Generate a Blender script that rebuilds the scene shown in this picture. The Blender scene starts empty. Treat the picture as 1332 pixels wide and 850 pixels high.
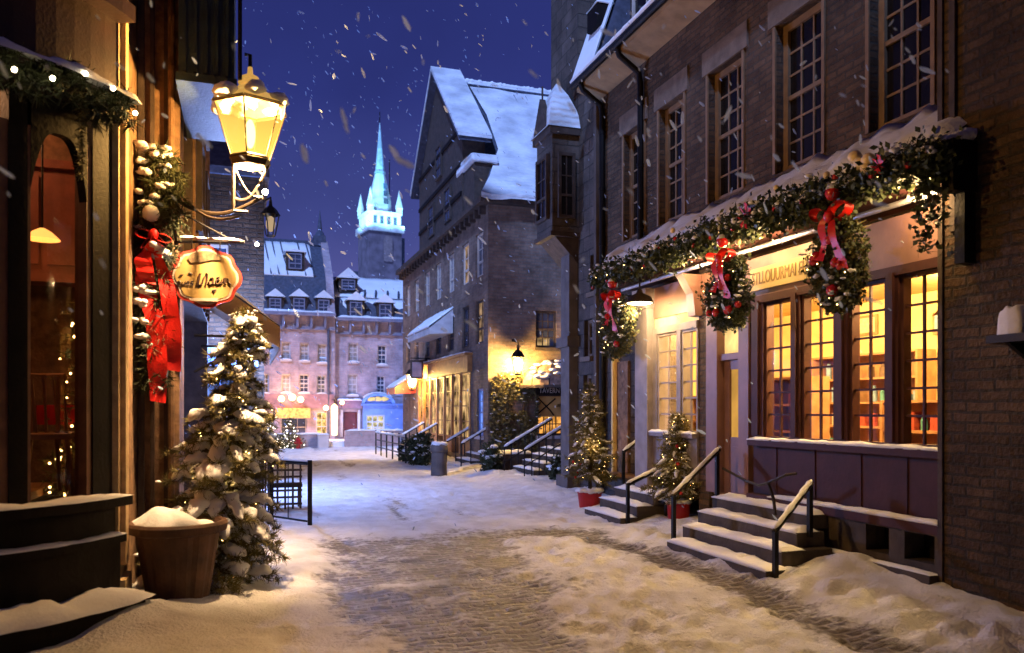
import bpy, bmesh, math, random
import numpy as np
from mathutils import Vector, noise, Matrix
random.seed(7); rng = np.random.default_rng(7)
scene = bpy.context.scene
COL = scene.collection
Z = Vector((0, 0, 1))
PI = math.pi

# ------------------------------------------------------------------ camera
CAM_H = 1.7; YAW = math.radians(18.7); FPX = 1036.0; CX = 666.0; HY = 532.0
FW = Vector((math.sin(YAW), math.cos(YAW), 0)); RT = Vector((math.cos(YAW), -math.sin(YAW), 0))
CAMP = Vector((0, 0, CAM_H))
cd = bpy.data.cameras.new('camera'); cam = bpy.data.objects.new('camera', cd); COL.objects.link(cam)
cam.location = CAMP; cam.rotation_euler = (PI/2, 0, -YAW)
cd.sensor_width = 36; cd.lens = 28.0; cd.shift_y = (HY - 425.0)/1332.0
cd.clip_start = .05; cd.clip_end = 6000
cd.dof.use_dof = True; cd.dof.focus_distance = 11; cd.dof.aperture_fstop = 1.6
scene.camera = cam

def ray(px, py): return FW + RT*((px - CX)/FPX) + Z*((HY - py)/FPX)
def onX(px, py, X):
    d = ray(px, py); t = X/d.x; return d.y*t, CAM_H + d.z*t          # (Y, Z)
def onY(px, py, Y):
    d = ray(px, py); t = Y/d.y; return d.x*t, CAM_H + d.z*t          # (X, Z)
def onG(px, py, z=0):
    d = ray(px, py); t = (z - CAM_H)/d.z; return d.x*t, d.y*t         # (X, Y)
def lin(r, g, b):
    f = lambda c: (c/255/12.92) if c/255 <= .04045 else ((c/255 + .055)/1.055)**2.4
    return (f(r), f(g), f(b))

# ------------------------------------------------------------------ materials
MATS = {}
def newmat(name):
    m = bpy.data.materials.new(name); m.use_nodes = True; nt = m.node_tree
    return m, nt, nt.nodes, nt.links, nt.nodes['Principled BSDF']
def mat(name, col, rough=.7, metal=0, var=.25, scale=4, bump=.15, bscale=40, spec=.4, emit=None, estr=0):
    if name in MATS: return MATS[name]
    m, nt, N, L, B = newmat(name)
    geo = N.new('ShaderNodeNewGeometry')
    no = N.new('ShaderNodeTexNoise'); no.inputs['Scale'].default_value = scale; no.inputs['Detail'].default_value = 6
    L.new(geo.outputs['Position'], no.inputs['Vector'])
    rp = N.new('ShaderNodeValToRGB')
    e = rp.color_ramp.elements
    e[0].position = .3; e[1].position = .72
    e[0].color = tuple(c*(1 - var) for c in col) + (1,); e[1].color = tuple(min(1, c*(1 + var)) for c in col) + (1,)
    L.new(no.outputs['Fac'], rp.inputs['Fac']); L.new(rp.outputs['Color'], B.inputs['Base Color'])
    B.inputs['Roughness'].default_value = rough; B.inputs['Metallic'].default_value = metal
    B.inputs['Specular IOR Level'].default_value = spec
    if bump:
        n2 = N.new('ShaderNodeTexNoise'); n2.inputs['Scale'].default_value = bscale; n2.inputs['Detail'].default_value = 4
        L.new(geo.outputs['Position'], n2.inputs['Vector'])
        bp = N.new('ShaderNodeBump'); bp.inputs['Strength'].default_value = bump; bp.inputs['Distance'].default_value = .02
        L.new(n2.outputs['Fac'], bp.inputs['Height']); L.new(bp.outputs['Normal'], B.inputs['Normal'])
    if emit:
        B.inputs['Emission Color'].default_value = tuple(emit) + (1,); B.inputs['Emission Strength'].default_value = estr
    MATS[name] = m; return m
def brickmat(name, c1, c2, mortar, bw=.23, bh=.075, ms=.012, bump=.5, rough=.85, rand=.6):
    m, nt, N, L, B = newmat(name)
    geo = N.new('ShaderNodeNewGeometry'); sp = N.new('ShaderNodeSeparateXYZ'); L.new(geo.outputs['Position'], sp.inputs[0])
    ad = N.new('ShaderNodeMath'); ad.operation = 'ADD'; L.new(sp.outputs['X'], ad.inputs[0]); L.new(sp.outputs['Y'], ad.inputs[1])
    cb = N.new('ShaderNodeCombineXYZ'); L.new(ad.outputs[0], cb.inputs['X']); L.new(sp.outputs['Z'], cb.inputs['Y'])
    # wobble so that courses are not ruler straight
    nz = N.new('ShaderNodeTexNoise'); nz.inputs['Scale'].default_value = 5; L.new(geo.outputs['Position'], nz.inputs['Vector'])
    sb = N.new('ShaderNodeVectorMath'); sb.operation = 'SUBTRACT'; sb.inputs[1].default_value = (.5, .5, .5); L.new(nz.outputs['Color'], sb.inputs[0])
    sc = N.new('ShaderNodeVectorMath'); sc.operation = 'SCALE'; sc.inputs['Scale'].default_value = .035; L.new(sb.outputs[0], sc.inputs[0])
    av = N.new('ShaderNodeVectorMath'); L.new(cb.outputs[0], av.inputs[0]); L.new(sc.outputs[0], av.inputs[1])
    br = N.new('ShaderNodeTexBrick'); br.inputs['Scale'].default_value = 1
    br.inputs['Brick Width'].default_value = bw; br.inputs['Row Height'].default_value = bh
    br.inputs['Mortar Size'].default_value = ms; br.inputs['Mortar Smooth'].default_value = .3; br.inputs['Bias'].default_value = -.1
    br.inputs['Color1'].default_value = tuple(c1) + (1,); br.inputs['Color2'].default_value = tuple(c2) + (1,); br.inputs['Mortar'].default_value = tuple(mortar) + (1,)
    L.new(av.outputs[0], br.inputs['Vector'])
    n3 = N.new('ShaderNodeTexNoise'); n3.inputs['Scale'].default_value = 1.6; n3.inputs['Detail'].default_value = 8; n3.inputs['Roughness'].default_value = .7
    L.new(geo.outputs['Position'], n3.inputs['Vector'])
    mr = N.new('ShaderNodeMapRange'); mr.inputs['From Min'].default_value = .3; mr.inputs['From Max'].default_value = .7
    mr.inputs['To Min'].default_value = 1 - rand; mr.inputs['To Max'].default_value = 1 + rand*.7; L.new(n3.outputs['Fac'], mr.inputs['Value'])
    mx = N.new('ShaderNodeMix'); mx.data_type = 'RGBA'; mx.blend_type = 'MULTIPLY'; mx.inputs['Factor'].default_value = 1
    L.new(br.outputs['Color'], mx.inputs['A']); L.new(mr.outputs['Result'], mx.inputs['B'])
    L.new(mx.outputs['Result'], B.inputs['Base Color'])
    n4 = N.new('ShaderNodeTexNoise'); n4.inputs['Scale'].default_value = 30; n4.inputs['Detail'].default_value = 5; L.new(geo.outputs['Position'], n4.inputs['Vector'])
    ma = N.new('ShaderNodeMath'); ma.operation = 'MULTIPLY_ADD'; ma.inputs[1].default_value = -1.2
    L.new(br.outputs['Fac'], ma.inputs[0]); L.new(n4.outputs['Fac'], ma.inputs[2])
    bp = N.new('ShaderNodeBump'); bp.inputs['Strength'].default_value = bump; bp.inputs['Distance'].default_value = .025
    L.new(ma.outputs[0], bp.inputs['Height']); L.new(bp.outputs['Normal'], B.inputs['Normal'])
    B.inputs['Roughness'].default_value = rough; B.inputs['Specular IOR Level'].default_value = .25
    MATS[name] = m; return m
def emitmat(name, col, s, var=0, scale=6):
    m = bpy.data.materials.new(name); m.use_nodes = True; nt = m.node_tree; nt.nodes.clear()
    e = nt.nodes.new('ShaderNodeEmission'); o = nt.nodes.new('ShaderNodeOutputMaterial')
    e.inputs['Color'].default_value = tuple(col) + (1,); e.inputs['Strength'].default_value = s
    if var:
        geo = nt.nodes.new('ShaderNodeNewGeometry'); no = nt.nodes.new('ShaderNodeTexNoise'); no.inputs['Scale'].default_value = scale; no.inputs['Detail'].default_value = 3
        nt.links.new(geo.outputs['Position'], no.inputs['Vector'])
        mr = nt.nodes.new('ShaderNodeMapRange'); mr.inputs['From Min'].default_value = .35; mr.inputs['From Max'].default_value = .65
        mr.inputs['To Min'].default_value = s*(1 - var); mr.inputs['To Max'].default_value = s*(1 + var)
        nt.links.new(no.outputs['Fac'], mr.inputs['Value']); nt.links.new(mr.outputs['Result'], e.inputs['Strength'])
    nt.links.new(e.outputs[0], o.inputs[0]); MATS[name] = m; return m
def glassmat(name, tint=(1, 1, 1), refl=.08):
    m = bpy.data.materials.new(name); m.use_nodes = True; nt = m.node_tree; nt.nodes.clear()
    t = nt.nodes.new('ShaderNodeBsdfTransparent'); t.inputs[0].default_value = tuple(tint) + (1,)
    g = nt.nodes.new('ShaderNodeBsdfGlossy'); g.inputs['Roughness'].default_value = .03
    geo = nt.nodes.new('ShaderNodeNewGeometry'); no = nt.nodes.new('ShaderNodeTexNoise'); no.inputs['Scale'].default_value = 3
    nt.links.new(geo.outputs['Position'], no.inputs['Vector'])
    bp = nt.nodes.new('ShaderNodeBump'); bp.inputs['Strength'].default_value = .05; nt.links.new(no.outputs['Fac'], bp.inputs['Height']); nt.links.new(bp.outputs[0], g.inputs['Normal'])
    fr = nt.nodes.new('ShaderNodeLayerWeight'); fr.inputs['Blend'].default_value = .5
    pw = nt.nodes.new('ShaderNodeMath'); pw.operation = 'POWER'; pw.inputs[1].default_value = 4; nt.links.new(fr.outputs['Facing'], pw.inputs[0])
    mr = nt.nodes.new('ShaderNodeMath'); mr.operation = 'MULTIPLY_ADD'; mr.inputs[1].default_value = .5; mr.inputs[2].default_value = refl*.5; mr.use_clamp = True
    nt.links.new(pw.outputs[0], mr.inputs[0])
    x = nt.nodes.new('ShaderNodeMixShader'); o = nt.nodes.new('ShaderNodeOutputMaterial')
    nt.links.new(mr.outputs[0], x.inputs[0]); nt.links.new(t.outputs[0], x.inputs[1]); nt.links.new(g.outputs[0], x.inputs[2]); nt.links.new(x.outputs[0], o.inputs[0])
    MATS[name] = m; return m
def snowmat(name, col=(.80, .81, .85), bump=.35, bscale=22, lines=0, dark=.86):
    m, nt, N, L, B = newmat(name)
    geo = N.new('ShaderNodeNewGeometry')
    n1 = N.new('ShaderNodeTexNoise'); n1.inputs['Scale'].default_value = bscale; n1.inputs['Detail'].default_value = 8; n1.inputs['Roughness'].default_value = .65
    L.new(geo.outputs['Position'], n1.inputs['Vector'])
    h = n1.outputs['Fac']
    rp = N.new('ShaderNodeValToRGB'); n2 = N.new('ShaderNodeTexNoise'); n2.inputs['Scale'].default_value = 1.3; n2.inputs['Detail'].default_value = 6
    L.new(geo.outputs['Position'], n2.inputs['Vector']); L.new(n2.outputs['Fac'], rp.inputs['Fac'])
    rp.color_ramp.elements[0].position = .3; rp.color_ramp.elements[0].color = tuple(c*dark for c in col) + (1,)
    rp.color_ramp.elements[1].position = .65; rp.color_ramp.elements[1].color = tuple(col) + (1,)
    L.new(rp.outputs['Color'], B.inputs['Base Color'])
    if lines:
        w = N.new('ShaderNodeTexWave'); w.wave_type = 'BANDS'; w.bands_direction = 'Z'; w.inputs['Scale'].default_value = lines
        w.inputs['Distortion'].default_value = 3; w.inputs['Detail'].default_value = 3; w.inputs['Detail Scale'].default_value = 2
        L.new(geo.outputs['Position'], w.inputs['Vector'])
        a = N.new('ShaderNodeMath'); a.operation = 'MULTIPLY_ADD'; a.inputs[1].default_value = .45; L.new(w.outputs['Fac'], a.inputs[0]); L.new(h, a.inputs[2]); h = a.outputs[0]
    bp = N.new('ShaderNodeBump'); bp.inputs['Strength'].default_value = bump; bp.inputs['Distance'].default_value = .04
    L.new(h, bp.inputs['Height']); L.new(bp.outputs['Normal'], B.inputs['Normal'])
    B.inputs['Roughness'].default_value = .85; B.inputs['Specular IOR Level'].default_value = .2
    MATS[name] = m; return m

SNOW = snowmat('snow_soft')
SNOWR = snowmat('snow_roof', col=(.78, .80, .86), bump=.9, bscale=5, lines=2.2, dark=.58)
SNOWD = snowmat('snow_dusting', col=(.62, .62, .66), bump=.6, bscale=30)
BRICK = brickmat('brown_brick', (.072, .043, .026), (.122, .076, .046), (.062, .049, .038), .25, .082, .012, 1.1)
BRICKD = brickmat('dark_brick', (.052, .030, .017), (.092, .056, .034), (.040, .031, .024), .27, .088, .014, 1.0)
BRICKM = brickmat('grey_brown_brick', (.15, .098, .076), (.21, .145, .115), (.14, .115, .10), .24, .08, .012, .6)
BRICKF = brickmat('hazed_brick', (.36, .275, .31), (.43, .335, .37), (.36, .32, .36), .3, .1, .014, .5, rand=.45)  # brick colour lifted to pale violet in place of distance haze
STONE = brickmat('dark_stone', (.066, .052, .046), (.098, .078, .068), (.048, .040, .036), .55, .26, .014, .8)
STONEB = mat('stone_block', (.060, .046, .036), .85, var=.35, scale=5, bump=.6, bscale=18)
LINTEL = mat('sandstone', (.13, .092, .066), .8, var=.3, scale=6, bump=.4)
CREAM = mat('cream_frame', (.19, .118, .064), .55, var=.2, scale=8, bump=.1)
CREAM2 = mat('pale_frame', (.44, .38, .33), .55, var=.15, scale=8, bump=.1)
WHITEF = mat('white_frame', (.46, .44, .48), .5, var=.1, bump=.05)
PURPLE = mat('purple_brown_paint', (.052, .018, .017), .6, var=.22, scale=5, bump=.12, bscale=25, spec=.2)
MAUVE = mat('mauve_paint', (.20, .105, .088), .5, var=.18, scale=4, bump=.1, bscale=25)
GREYP = mat('grey_pillar_paint', (.22, .19, .20), .6, var=.2, scale=5, bump=.15)
BLACKW = mat('black_wood', (.006, .004, .0035), .65, var=.5, scale=6, bump=.2, bscale=30, spec=.15)
REDWOOD = mat('oxblood_wood', (.026, .008, .006), .6, var=.35, scale=5, bump=.15)
OLDWOOD = mat('weathered_timber', (.17, .095, .05), .8, var=.5, scale=9, bump=.6, bscale=24)
DARKWOOD = mat('dark_timber', (.05, .034, .028), .8, var=.4, scale=7, bump=.5, bscale=20)
GILT = mat('cream_pilaster', (.48, .34, .18), .6, var=.3, scale=9, bump=.3, bscale=35)
IRON = mat('black_iron', (.012, .011, .012), .45, metal=.6, var=.3, bump=.1)
IRONB = mat('bronze_iron', (.03, .02, .012), .5, metal=.4, var=.3, bump=.1)
SLATE = mat('slate_roof', (.060, .068, .105), .8, var=.35, scale=8, bump=.5, bscale=12)
GREEND = mat('dark_green_paint', (.022, .040, .040), .5, var=.3, scale=6, bump=.2)
TAN = mat('tan_canvas', (.34, .24, .16), .9, var=.15, bump=.2)
BLUEP = mat('blue_paint', (.13, .20, .44), .5, var=.15, bump=.05)
REDP = mat('red_lacquer', (.34, .010, .012), .38, var=.25, scale=6, bump=.1)
RIBBON = mat('red_ribbon', (.55, .012, .008), .42, var=.2, scale=12, bump=.15, bscale=60)
REDBALL = mat('red_bauble', (.42, .014, .012), .22, var=.2, bump=0, spec=.6)
GOLDBALL = mat('ivory_bauble', (.72, .56, .30), .35, var=.2, bump=.1)
TERRA = mat('brown_staved_wood', (.085, .040, .022), .7, var=.4, scale=7, bump=.4, bscale=25)
BARK = mat('bark', (.05, .035, .022), .9, var=.4, scale=12, bump=.6)
NEEDLE = mat('fir_needles', (.125, .105, .030), .75, var=.6, scale=9, bump=0)
NEEDLE2 = mat('dark_evergreen', (.030, .038, .014), .75, var=.6, scale=11, bump=0)
LEAF = mat('garland_leaf', (.035, .048, .018), .55, var=.6, scale=14, bump=0)
IVY = mat('ivy_leaf', (.11, .095, .040), .7, var=.6, scale=10, bump=0)
PLASTER = mat('warm_interior_plaster', (.72, .52, .22), .85, var=.22, scale=2.2, bump=.1)
SHELFW = mat('shelf_wood', (.36, .185, .075), .6, var=.35, scale=6, bump=.2)
DGLASS = mat('dark_window_glass', (.010, .008, .007), .12, var=.3, scale=2, bump=.05, bscale=4, spec=.22)
BGLASS = mat('blue_window_glass', (.05, .06, .10), .12, var=.3, scale=2, bump=.03, bscale=4, spec=.7)
GLASS = glassmat('clear_glass')
CURT = mat('drawn_curtain', (.30, .27, .27), .6, var=.35, scale=9)
DIMPANE = emitmat('dim_lit_pane', (1, .62, .34), .30, var=.8, scale=3)
def anypane(): return random.choice([BGLASS, BGLASS, BGLASS, CURT, CURT, DIMPANE])
WARMPANE = emitmat('lit_pane', (1, .60, .18), .95, var=.75, scale=7)
WARMPANE2 = emitmat('lit_pane_soft', (1, .62, .26), .55, var=.95, scale=2.6)
BLUEPANE = emitmat('blue_lit_pane', (.20, .35, 1), .8, var=.5, scale=5)
BULB = emitmat('fairy_bulb', (1, .62, .20), 18)
BULBW = emitmat('white_fairy_bulb', (1, .86, .72), 9)
FLAME = emitmat('lamp_flame', (1, .66, .22), 34)
LAMPE = emitmat('lamp_globe', (1, .74, .32), 22)
LAMPH = emitmat('hot_lamp_globe', (1, .60, .15), 1300)

# ------------------------------------------------------------------ object helpers
ORG = {}
def tag(o, label=None, cat=None, group=None, kind=None):
    if label: o['label'] = label
    if cat: o['category'] = cat
    if group: o['group'] = group
    if kind: o['kind'] = kind
    return o
def thing(name, loc, label, cat, group=None):
    o = bpy.data.objects.new(name, None); COL.objects.link(o); o.location = loc; o.empty_display_size = .2
    ORG[o.name] = Vector(loc); return tag(o, label, cat, group)
def dup(root, loc, rotz=0, label=None, scale=None):
    r = root.copy(); COL.objects.link(r); r.location = loc; r.rotation_euler = (0, 0, rotz)
    if scale: r.scale = (scale,)*3
    if label: r['label'] = label
    for ch in list(root.children):
        c = ch.copy(); COL.objects.link(c); c.parent = r
        for g in ch.children:
            d = g.copy(); COL.objects.link(d); d.parent = c
    return r
class Fr:
    def __init__(s, o, u, n, flip=1): s.o = Vector(o); s.u = Vector(u); s.n = Vector(n); s.flip = flip
    def pt(s, u, z, d=0): return s.o + s.u*u + s.n*d + Z*z
def FX(X): return Fr((X, 0, 0), (0, 1, 0), (-1, 0, 0), -1)    # faces -X, u = world Y
def FXp(X): return Fr((X, 0, 0), (0, 1, 0), (1, 0, 0), 1)     # faces +X
def FY(Y): return Fr((0, Y, 0), (1, 0, 0), (0, -1, 0), 1)     # faces -Y, u = world X
W0 = Fr((0, 0, 0), (1, 0, 0), (0, 1, 0))                       # plain: u = x, d = y
class MB:
    def __init__(s): s.v = []; s.f = []; s.ch = []
    def add(s, vs, fs):
        b = len(s.v); s.ch.append((b, len(s.f))); s.v.extend(tuple(v) for v in vs); s.f.extend(tuple(b + i for i in f) for f in fs)
    def box(s, fr, u0, u1, z0, z1, d0, d1):
        p = [fr.pt(u, z, d) for d in (d0, d1) for z in (z0, z1) for u in (u0, u1)]
        s.add(p, [(0, 1, 3, 2), (4, 6, 7, 5), (0, 4, 5, 1), (2, 3, 7, 6), (0, 2, 6, 4), (1, 5, 7, 3)]); return s
    def poly(s, pts): s.add(pts, [tuple(range(len(pts)))]); return s
    def prism(s, pts, vec):
        n = len(pts); a = [Vector(p) for p in pts]; b = [p + Vector(vec) for p in a]
        s.add(a + b, [tuple(range(n))[::-1], tuple(range(n, 2*n))] + [(i, (i+1) % n, n + (i+1) % n, n + i) for i in range(n)]); return s
    def tube(s, pts, r, n=8, cap=True):
        pts = [Vector(p) for p in pts]; rs = r if isinstance(r, (list, tuple)) else [r]*len(pts)
        vs = []; fs = []
        for i, p in enumerate(pts):
            t = (pts[min(i+1, len(pts)-1)] - pts[max(i-1, 0)]).normalized()
            a = t.cross(Vector((0, 0, 1)) if abs(t.z) < .9 else Vector((1, 0, 0))).normalized(); b = t.cross(a)
            for k in range(n):
                q = 2*PI*k/n; vs.append(p + (a*math.cos(q) + b*math.sin(q))*rs[i])
        for i in range(len(pts)-1):
            for k in range(n): fs.append((i*n + k, i*n + (k+1) % n, (i+1)*n + (k+1) % n, (i+1)*n + k))
        if cap: fs += [tuple(range(n))[::-1], tuple(range((len(pts)-1)*n, len(pts)*n))]
        s.add(vs, fs); return s
    def lathe(s, c, prof, n=20, a0=0, a1=2*PI):
        c = Vector(c); full = abs(a1 - a0 - 2*PI) < 1e-6; m = n if full else n + 1
        vs = [c + Vector((r*math.cos(a0 + (a1-a0)*k/n), r*math.sin(a0 + (a1-a0)*k/n), z)) for r, z in prof for k in range(m)]
        fs = []
        for i in range(len(prof)-1):
            for k in range(n): fs.append((i*m + k, i*m + (k+1) % m, (i+1)*m + (k+1) % m, (i+1)*m + k))
        s.add(vs, fs); return s
    def ball(s, c, r, n=8, sx=1, sy=1, sz=1, jit=0, rot=None):
        c = Vector(c); vs = []; fs = []; m = max(4, n*3//4)
        for i in range(m+1):
            th = PI*i/m
            for k in range(n):
                q = 2*PI*k/n; v = Vector((math.sin(th)*math.cos(q)*sx, math.sin(th)*math.sin(q)*sy, math.cos(th)*sz))*r
                if jit: v *= 1 + jit*(noise.noise((c + v)*(.95/r)) + .5*noise.noise((c + v)*(2.3/r)))
                if rot: v = rot @ v
                vs.append(c + v)
        for i in range(m):
            for k in range(n): fs.append((i*n + k, (i+1)*n + k, (i+1)*n + (k+1) % n, i*n + (k+1) % n))
        s.add(vs, fs); return s
    def parts(s, name, m, parent, **kw):
        """every added piece becomes a part of its own"""
        out = []; ch = s.ch + [(len(s.v), len(s.f))]
        for (v0, f0), (v1, f1) in zip(ch, ch[1:]):
            q = MB(); q.v = s.v[v0:v1]; q.f = [tuple(i - v0 for i in f) for f in s.f[f0:f1]]; out.append(q.build(name, m, parent, **kw))
        return out
    def clump(s, c, r, n=6, flat=.6, spread=.7):
        c = Vector(c)
        for k in range(n):
            d = Vector((random.gauss(0, 1), random.gauss(0, 1), random.gauss(0, .35)))*r*spread*.6
            s.ball(c + d, r*random.uniform(.4, .8), 9, random.uniform(.9, 1.3), random.uniform(.9, 1.3), flat, jit=.5)
    def heap(s, c, r, h, n=30, rings=12, ex=2.0, jag=.25, sq=0):
        """one soft settled cap of snow"""
        c = Vector(c); o = random.random()*40; vs = [c + Z*h]
        for i in range(1, rings+1):
            t = i/rings
            for k in range(n):
                q = 2*PI*k/n; e = 1 + jag*noise.noise(Vector((math.cos(q)*1.3 + o, math.sin(q)*1.3, 0))) + .35*jag*noise.noise(Vector((math.cos(q)*4 + o, math.sin(q)*4, 2)))
                if sq: e *= 1/max(abs(math.cos(q)), abs(math.sin(q)))**sq
                rr = r*t*e; zz = h*max(0, 1 - t**ex)**.6*(1 + .3*noise.noise(Vector((rr*math.cos(q)*5/r*.4 + o, rr*math.sin(q)*5/r*.4, 5))))
                vs.append(c + Vector((rr*math.cos(q), rr*math.sin(q), zz)))
        fs = [(0, 1 + k, 1 + (k+1) % n) for k in range(n)] + [(1 + i*n + k, 1 + (i+1)*n + k, 1 + (i+1)*n + (k+1) % n, 1 + i*n + (k+1) % n) for i in range(rings-1) for k in range(n)]
        s.add(vs, fs); return s
    def pad(s, pts, r, flat=.5):
        """snow lying along a bough: a flattened, tapering, uneven sweep"""
        n = len(pts); m = 8; vs = []; o = random.random()*50
        for i, p in enumerate(pts):
            t = (pts[min(i+1, n-1)] - pts[max(i-1, 0)]).normalized(); a = t.cross(Z).normalized(); u = a.cross(t)
            w = r*max(.06, math.sin(PI*(i + .25)/(n - .5)))**.55*(1 + .45*noise.noise(Vector((i*.9 + o, 0, 0))))
            for k in range(m):
                q = 2*PI*k/m; j = 1 + .35*noise.noise(Vector((i*.8 + o, k*.9, 2)))
                vs.append(p + a*math.cos(q)*w*j + u*(math.sin(q)*w*flat*j + w*flat*.55))
        fs = [(i*m + k, i*m + (k+1) % m, (i+1)*m + (k+1) % m, (i+1)*m + k) for i in range(n-1) for k in range(m)] + [tuple(range(m))[::-1], tuple(range((n-1)*m, n*m))]
        s.add(vs, fs)
    def build(s, name, m, parent=None, smooth=False, bevel=0, org=None, **kw):
        me = bpy.data.meshes.new(name); o = bpy.data.objects.new(name, me); COL.objects.link(o)
        if parent is not None:
            og = ORG[parent.name]; o.parent = parent
        else:
            og = Vector(org) if org is not None else Vector((0, 0, 0)); o.location = og
        ORG[o.name] = og
        V = np.array(s.v, dtype=np.float64).reshape(-1, 3) - np.array(og)
        me.from_pydata(V.tolist(), [], s.f); me.validate(); me.update()
        if len(s.f) < 60000:
            bm = bmesh.new(); bm.from_mesh(me)
            if smooth: bmesh.ops.remove_doubles(bm, verts=bm.verts, dist=1e-5)
            bmesh.ops.recalc_face_normals(bm, faces=bm.faces); bm.to_mesh(me); bm.free()
        if smooth: me.polygons.foreach_set('use_smooth', [True]*len(me.polygons))
        me.materials.append(m)
        if bevel:
            b = o.modifiers.new('bevel', 'BEVEL'); b.width = bevel; b.segments = 2; b.limit_method = 'ANGLE'
        tag(o, **kw) if kw else None
        return o
def quads(name, Q, m, parent, extra_tris=None):
    """Q: (n,4,3) world-space quads -> one mesh"""
    n = len(Q); me = bpy.data.meshes.new(name); o = bpy.data.objects.new(name, me); COL.objects.link(o)
    og = ORG[parent.name]; o.parent = parent; ORG[o.name] = og
    V = (Q.reshape(-1, 3) - np.array(og)).astype(np.float32)
    me.vertices.add(4*n); me.vertices.foreach_set('co', V.ravel())
    me.loops.add(4*n); me.loops.foreach_set('vertex_index', np.arange(4*n, dtype=np.int32))
    me.polygons.add(n); me.polygons.foreach_set('loop_start', np.arange(0, 4*n, 4, dtype=np.int32))
    me.update(calc_edges=True); me.materials.append(m); return o
def holed(mb, fr, u0, u1, z0, z1, holes, rev=.18):
    us = sorted({u0, u1} | {h[i] for h in holes for i in (0, 1) if u0 < h[i] < u1})
    zs = sorted({z0, z1} | {h[i] for h in holes for i in (2, 3) if z0 < h[i] < z1})
    for a, b in zip(us, us[1:]):
        for c, d in zip(zs, zs[1:]):
            um, zm = (a+b)/2, (c+d)/2
            if any(h[0] < um < h[1] and h[2] < zm < h[3] for h in holes): continue
            mb.poly([fr.pt(a, c), fr.pt(b, c), fr.pt(b, d), fr.pt(a, d)])
    for h in holes:
        a, b, c, d = h
        P = [fr.pt(a, c), fr.pt(b, c), fr.pt(b, d), fr.pt(a, d)]; Q = [p - fr.n*rev for p in P]
        for i in range(4): mb.poly([P[i], P[(i+1) % 4], Q[(i+1) % 4], Q[i]])
def window(fr, u0, u1, z0, z1, parent, cols=2, rows=4, fm=None, gm=None, rec=.14, fw=.06, bw=.022, mid=True, sill=None, name='window', snow=False):
    mb = MB(); d0, d1 = -rec, -rec + .07
    mb.box(fr, u0, u0 + fw, z0, z1, d0, d1); mb.box(fr, u1 - fw, u1, z0, z1, d0, d1)
    mb.box(fr, u0 + fw, u1 - fw, z0, z0 + fw, d0, d1 - .003); mb.box(fr, u0 + fw, u1 - fw, z1 - fw, z1, d0, d1 - .003)
    a, b, c, d = u0 + fw, u1 - fw, z0 + fw, z1 - fw
    for i in range(1, cols): u = a + (b-a)*i/cols; mb.box(fr, u - bw/2, u + bw/2, c, d, d0 + .02, d1 - .025)
    for i in range(1, rows):
        z = c + (d-c)*i/rows; w = bw*(2 if mid and i == rows//2 else 1); mb.box(fr, a, b, z - w/2, z + w/2, d0 + .02, d1 - (.012 if w > bw else .028))
    o = mb.build(name, fm or CREAM2, parent)
    MB().poly([fr.pt(a, c, d0 + .03), fr.pt(b, c, d0 + .03), fr.pt(b, d, d0 + .03), fr.pt(a, d, d0 + .03)]).build('pane', gm or DGLASS, o)
    if sill is not None:
        MB().box(fr, u0 - .05, u1 + .05, z0 - .09, z0 - .002, -rec + .01, .07).build('sill', sill, o)
    if snow: snowstrip(fr, u0 - .04, u1 + .04, -rec + .07, .06, z0 + .0, .05, o)
    return o
def snowstrip(fr, u0, u1, d0, d1, z, h, parent, name='snow', step=.05, slope=0, nd=5, m=None, drip=.02, thing_kw=None, skip=0):
    """lumpy snow lying on a ledge: u along, d outward; slope = drop towards d1"""
    nu = max(4, int((u1-u0)/step)); mb = MB(); vs = []; fs = []
    s = random.random()*50
    for i in range(nu+1):
        u = u0 + (u1-u0)*i/nu
        e = min(1, min(i, nu-i)/2.0)**.5
        row = [(d0 - .002, -.004)]
        for k in range(nd+1):
            t = k/nd; hh = h*(.6 + .8*abs(noise.noise(Vector((u*1.9 + s, t*1.5*max(1, abs(d1-d0)), 0)))) + .3*noise.noise(Vector((u*6 + s, 3 + t*3*max(1, abs(d1-d0)*2), 0))))*e; prof = (1 - abs(2*t - 1)**3.0)**.5 if 0 < k < nd else .25
            if slope: prof = 1 if k < nd else .3
            dd = d0 + (d1-d0)*t + (drip*noise.noise(Vector((u*9 + s, 7, t))) if k == nd else 0)
            row.append((dd, hh*prof*(1 + .25*noise.noise(Vector((u*6 + s, t*3, 9)))) - slope*t))
        row.append((d1 - .012, -slope - .012 - (drip if slope else 0)))
        vs += [fr.pt(u, z + q, d) for d, q in row]
    m_ = nd + 3
    for i in range(nu):
        for k in range(m_-1): fs.append((i*m_ + k, i*m_ + k + 1, (i+1)*m_ + k + 1, (i+1)*m_ + k))
        fs.append((i*m_ + m_-1, i*m_, (i+1)*m_, (i+1)*m_ + m_-1))
    mb.add(vs, fs); return mb.build(name, m or SNOW, parent, smooth=True)
def snowtube(pts, r, parent, name='snow'):
    P = [Vector(p) for p in pts]; out = []; rs = []
    for a, b in zip(P, P[1:]):
        n = max(2, int((b-a).length/.05))
        for i in range(n): out.append(a.lerp(b, i/n)); 
    out.append(P[-1]); s = random.random()*40
    rs = [r*(.75 + .6*abs(noise.noise(Vector((i*.35 + s, 0, 0))))) * (.35 if i in (0, len(out)-1) else 1) for i in range(len(out))]
    return MB().tube(out, rs, 8).build(name, SNOW, parent, smooth=True)
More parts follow.
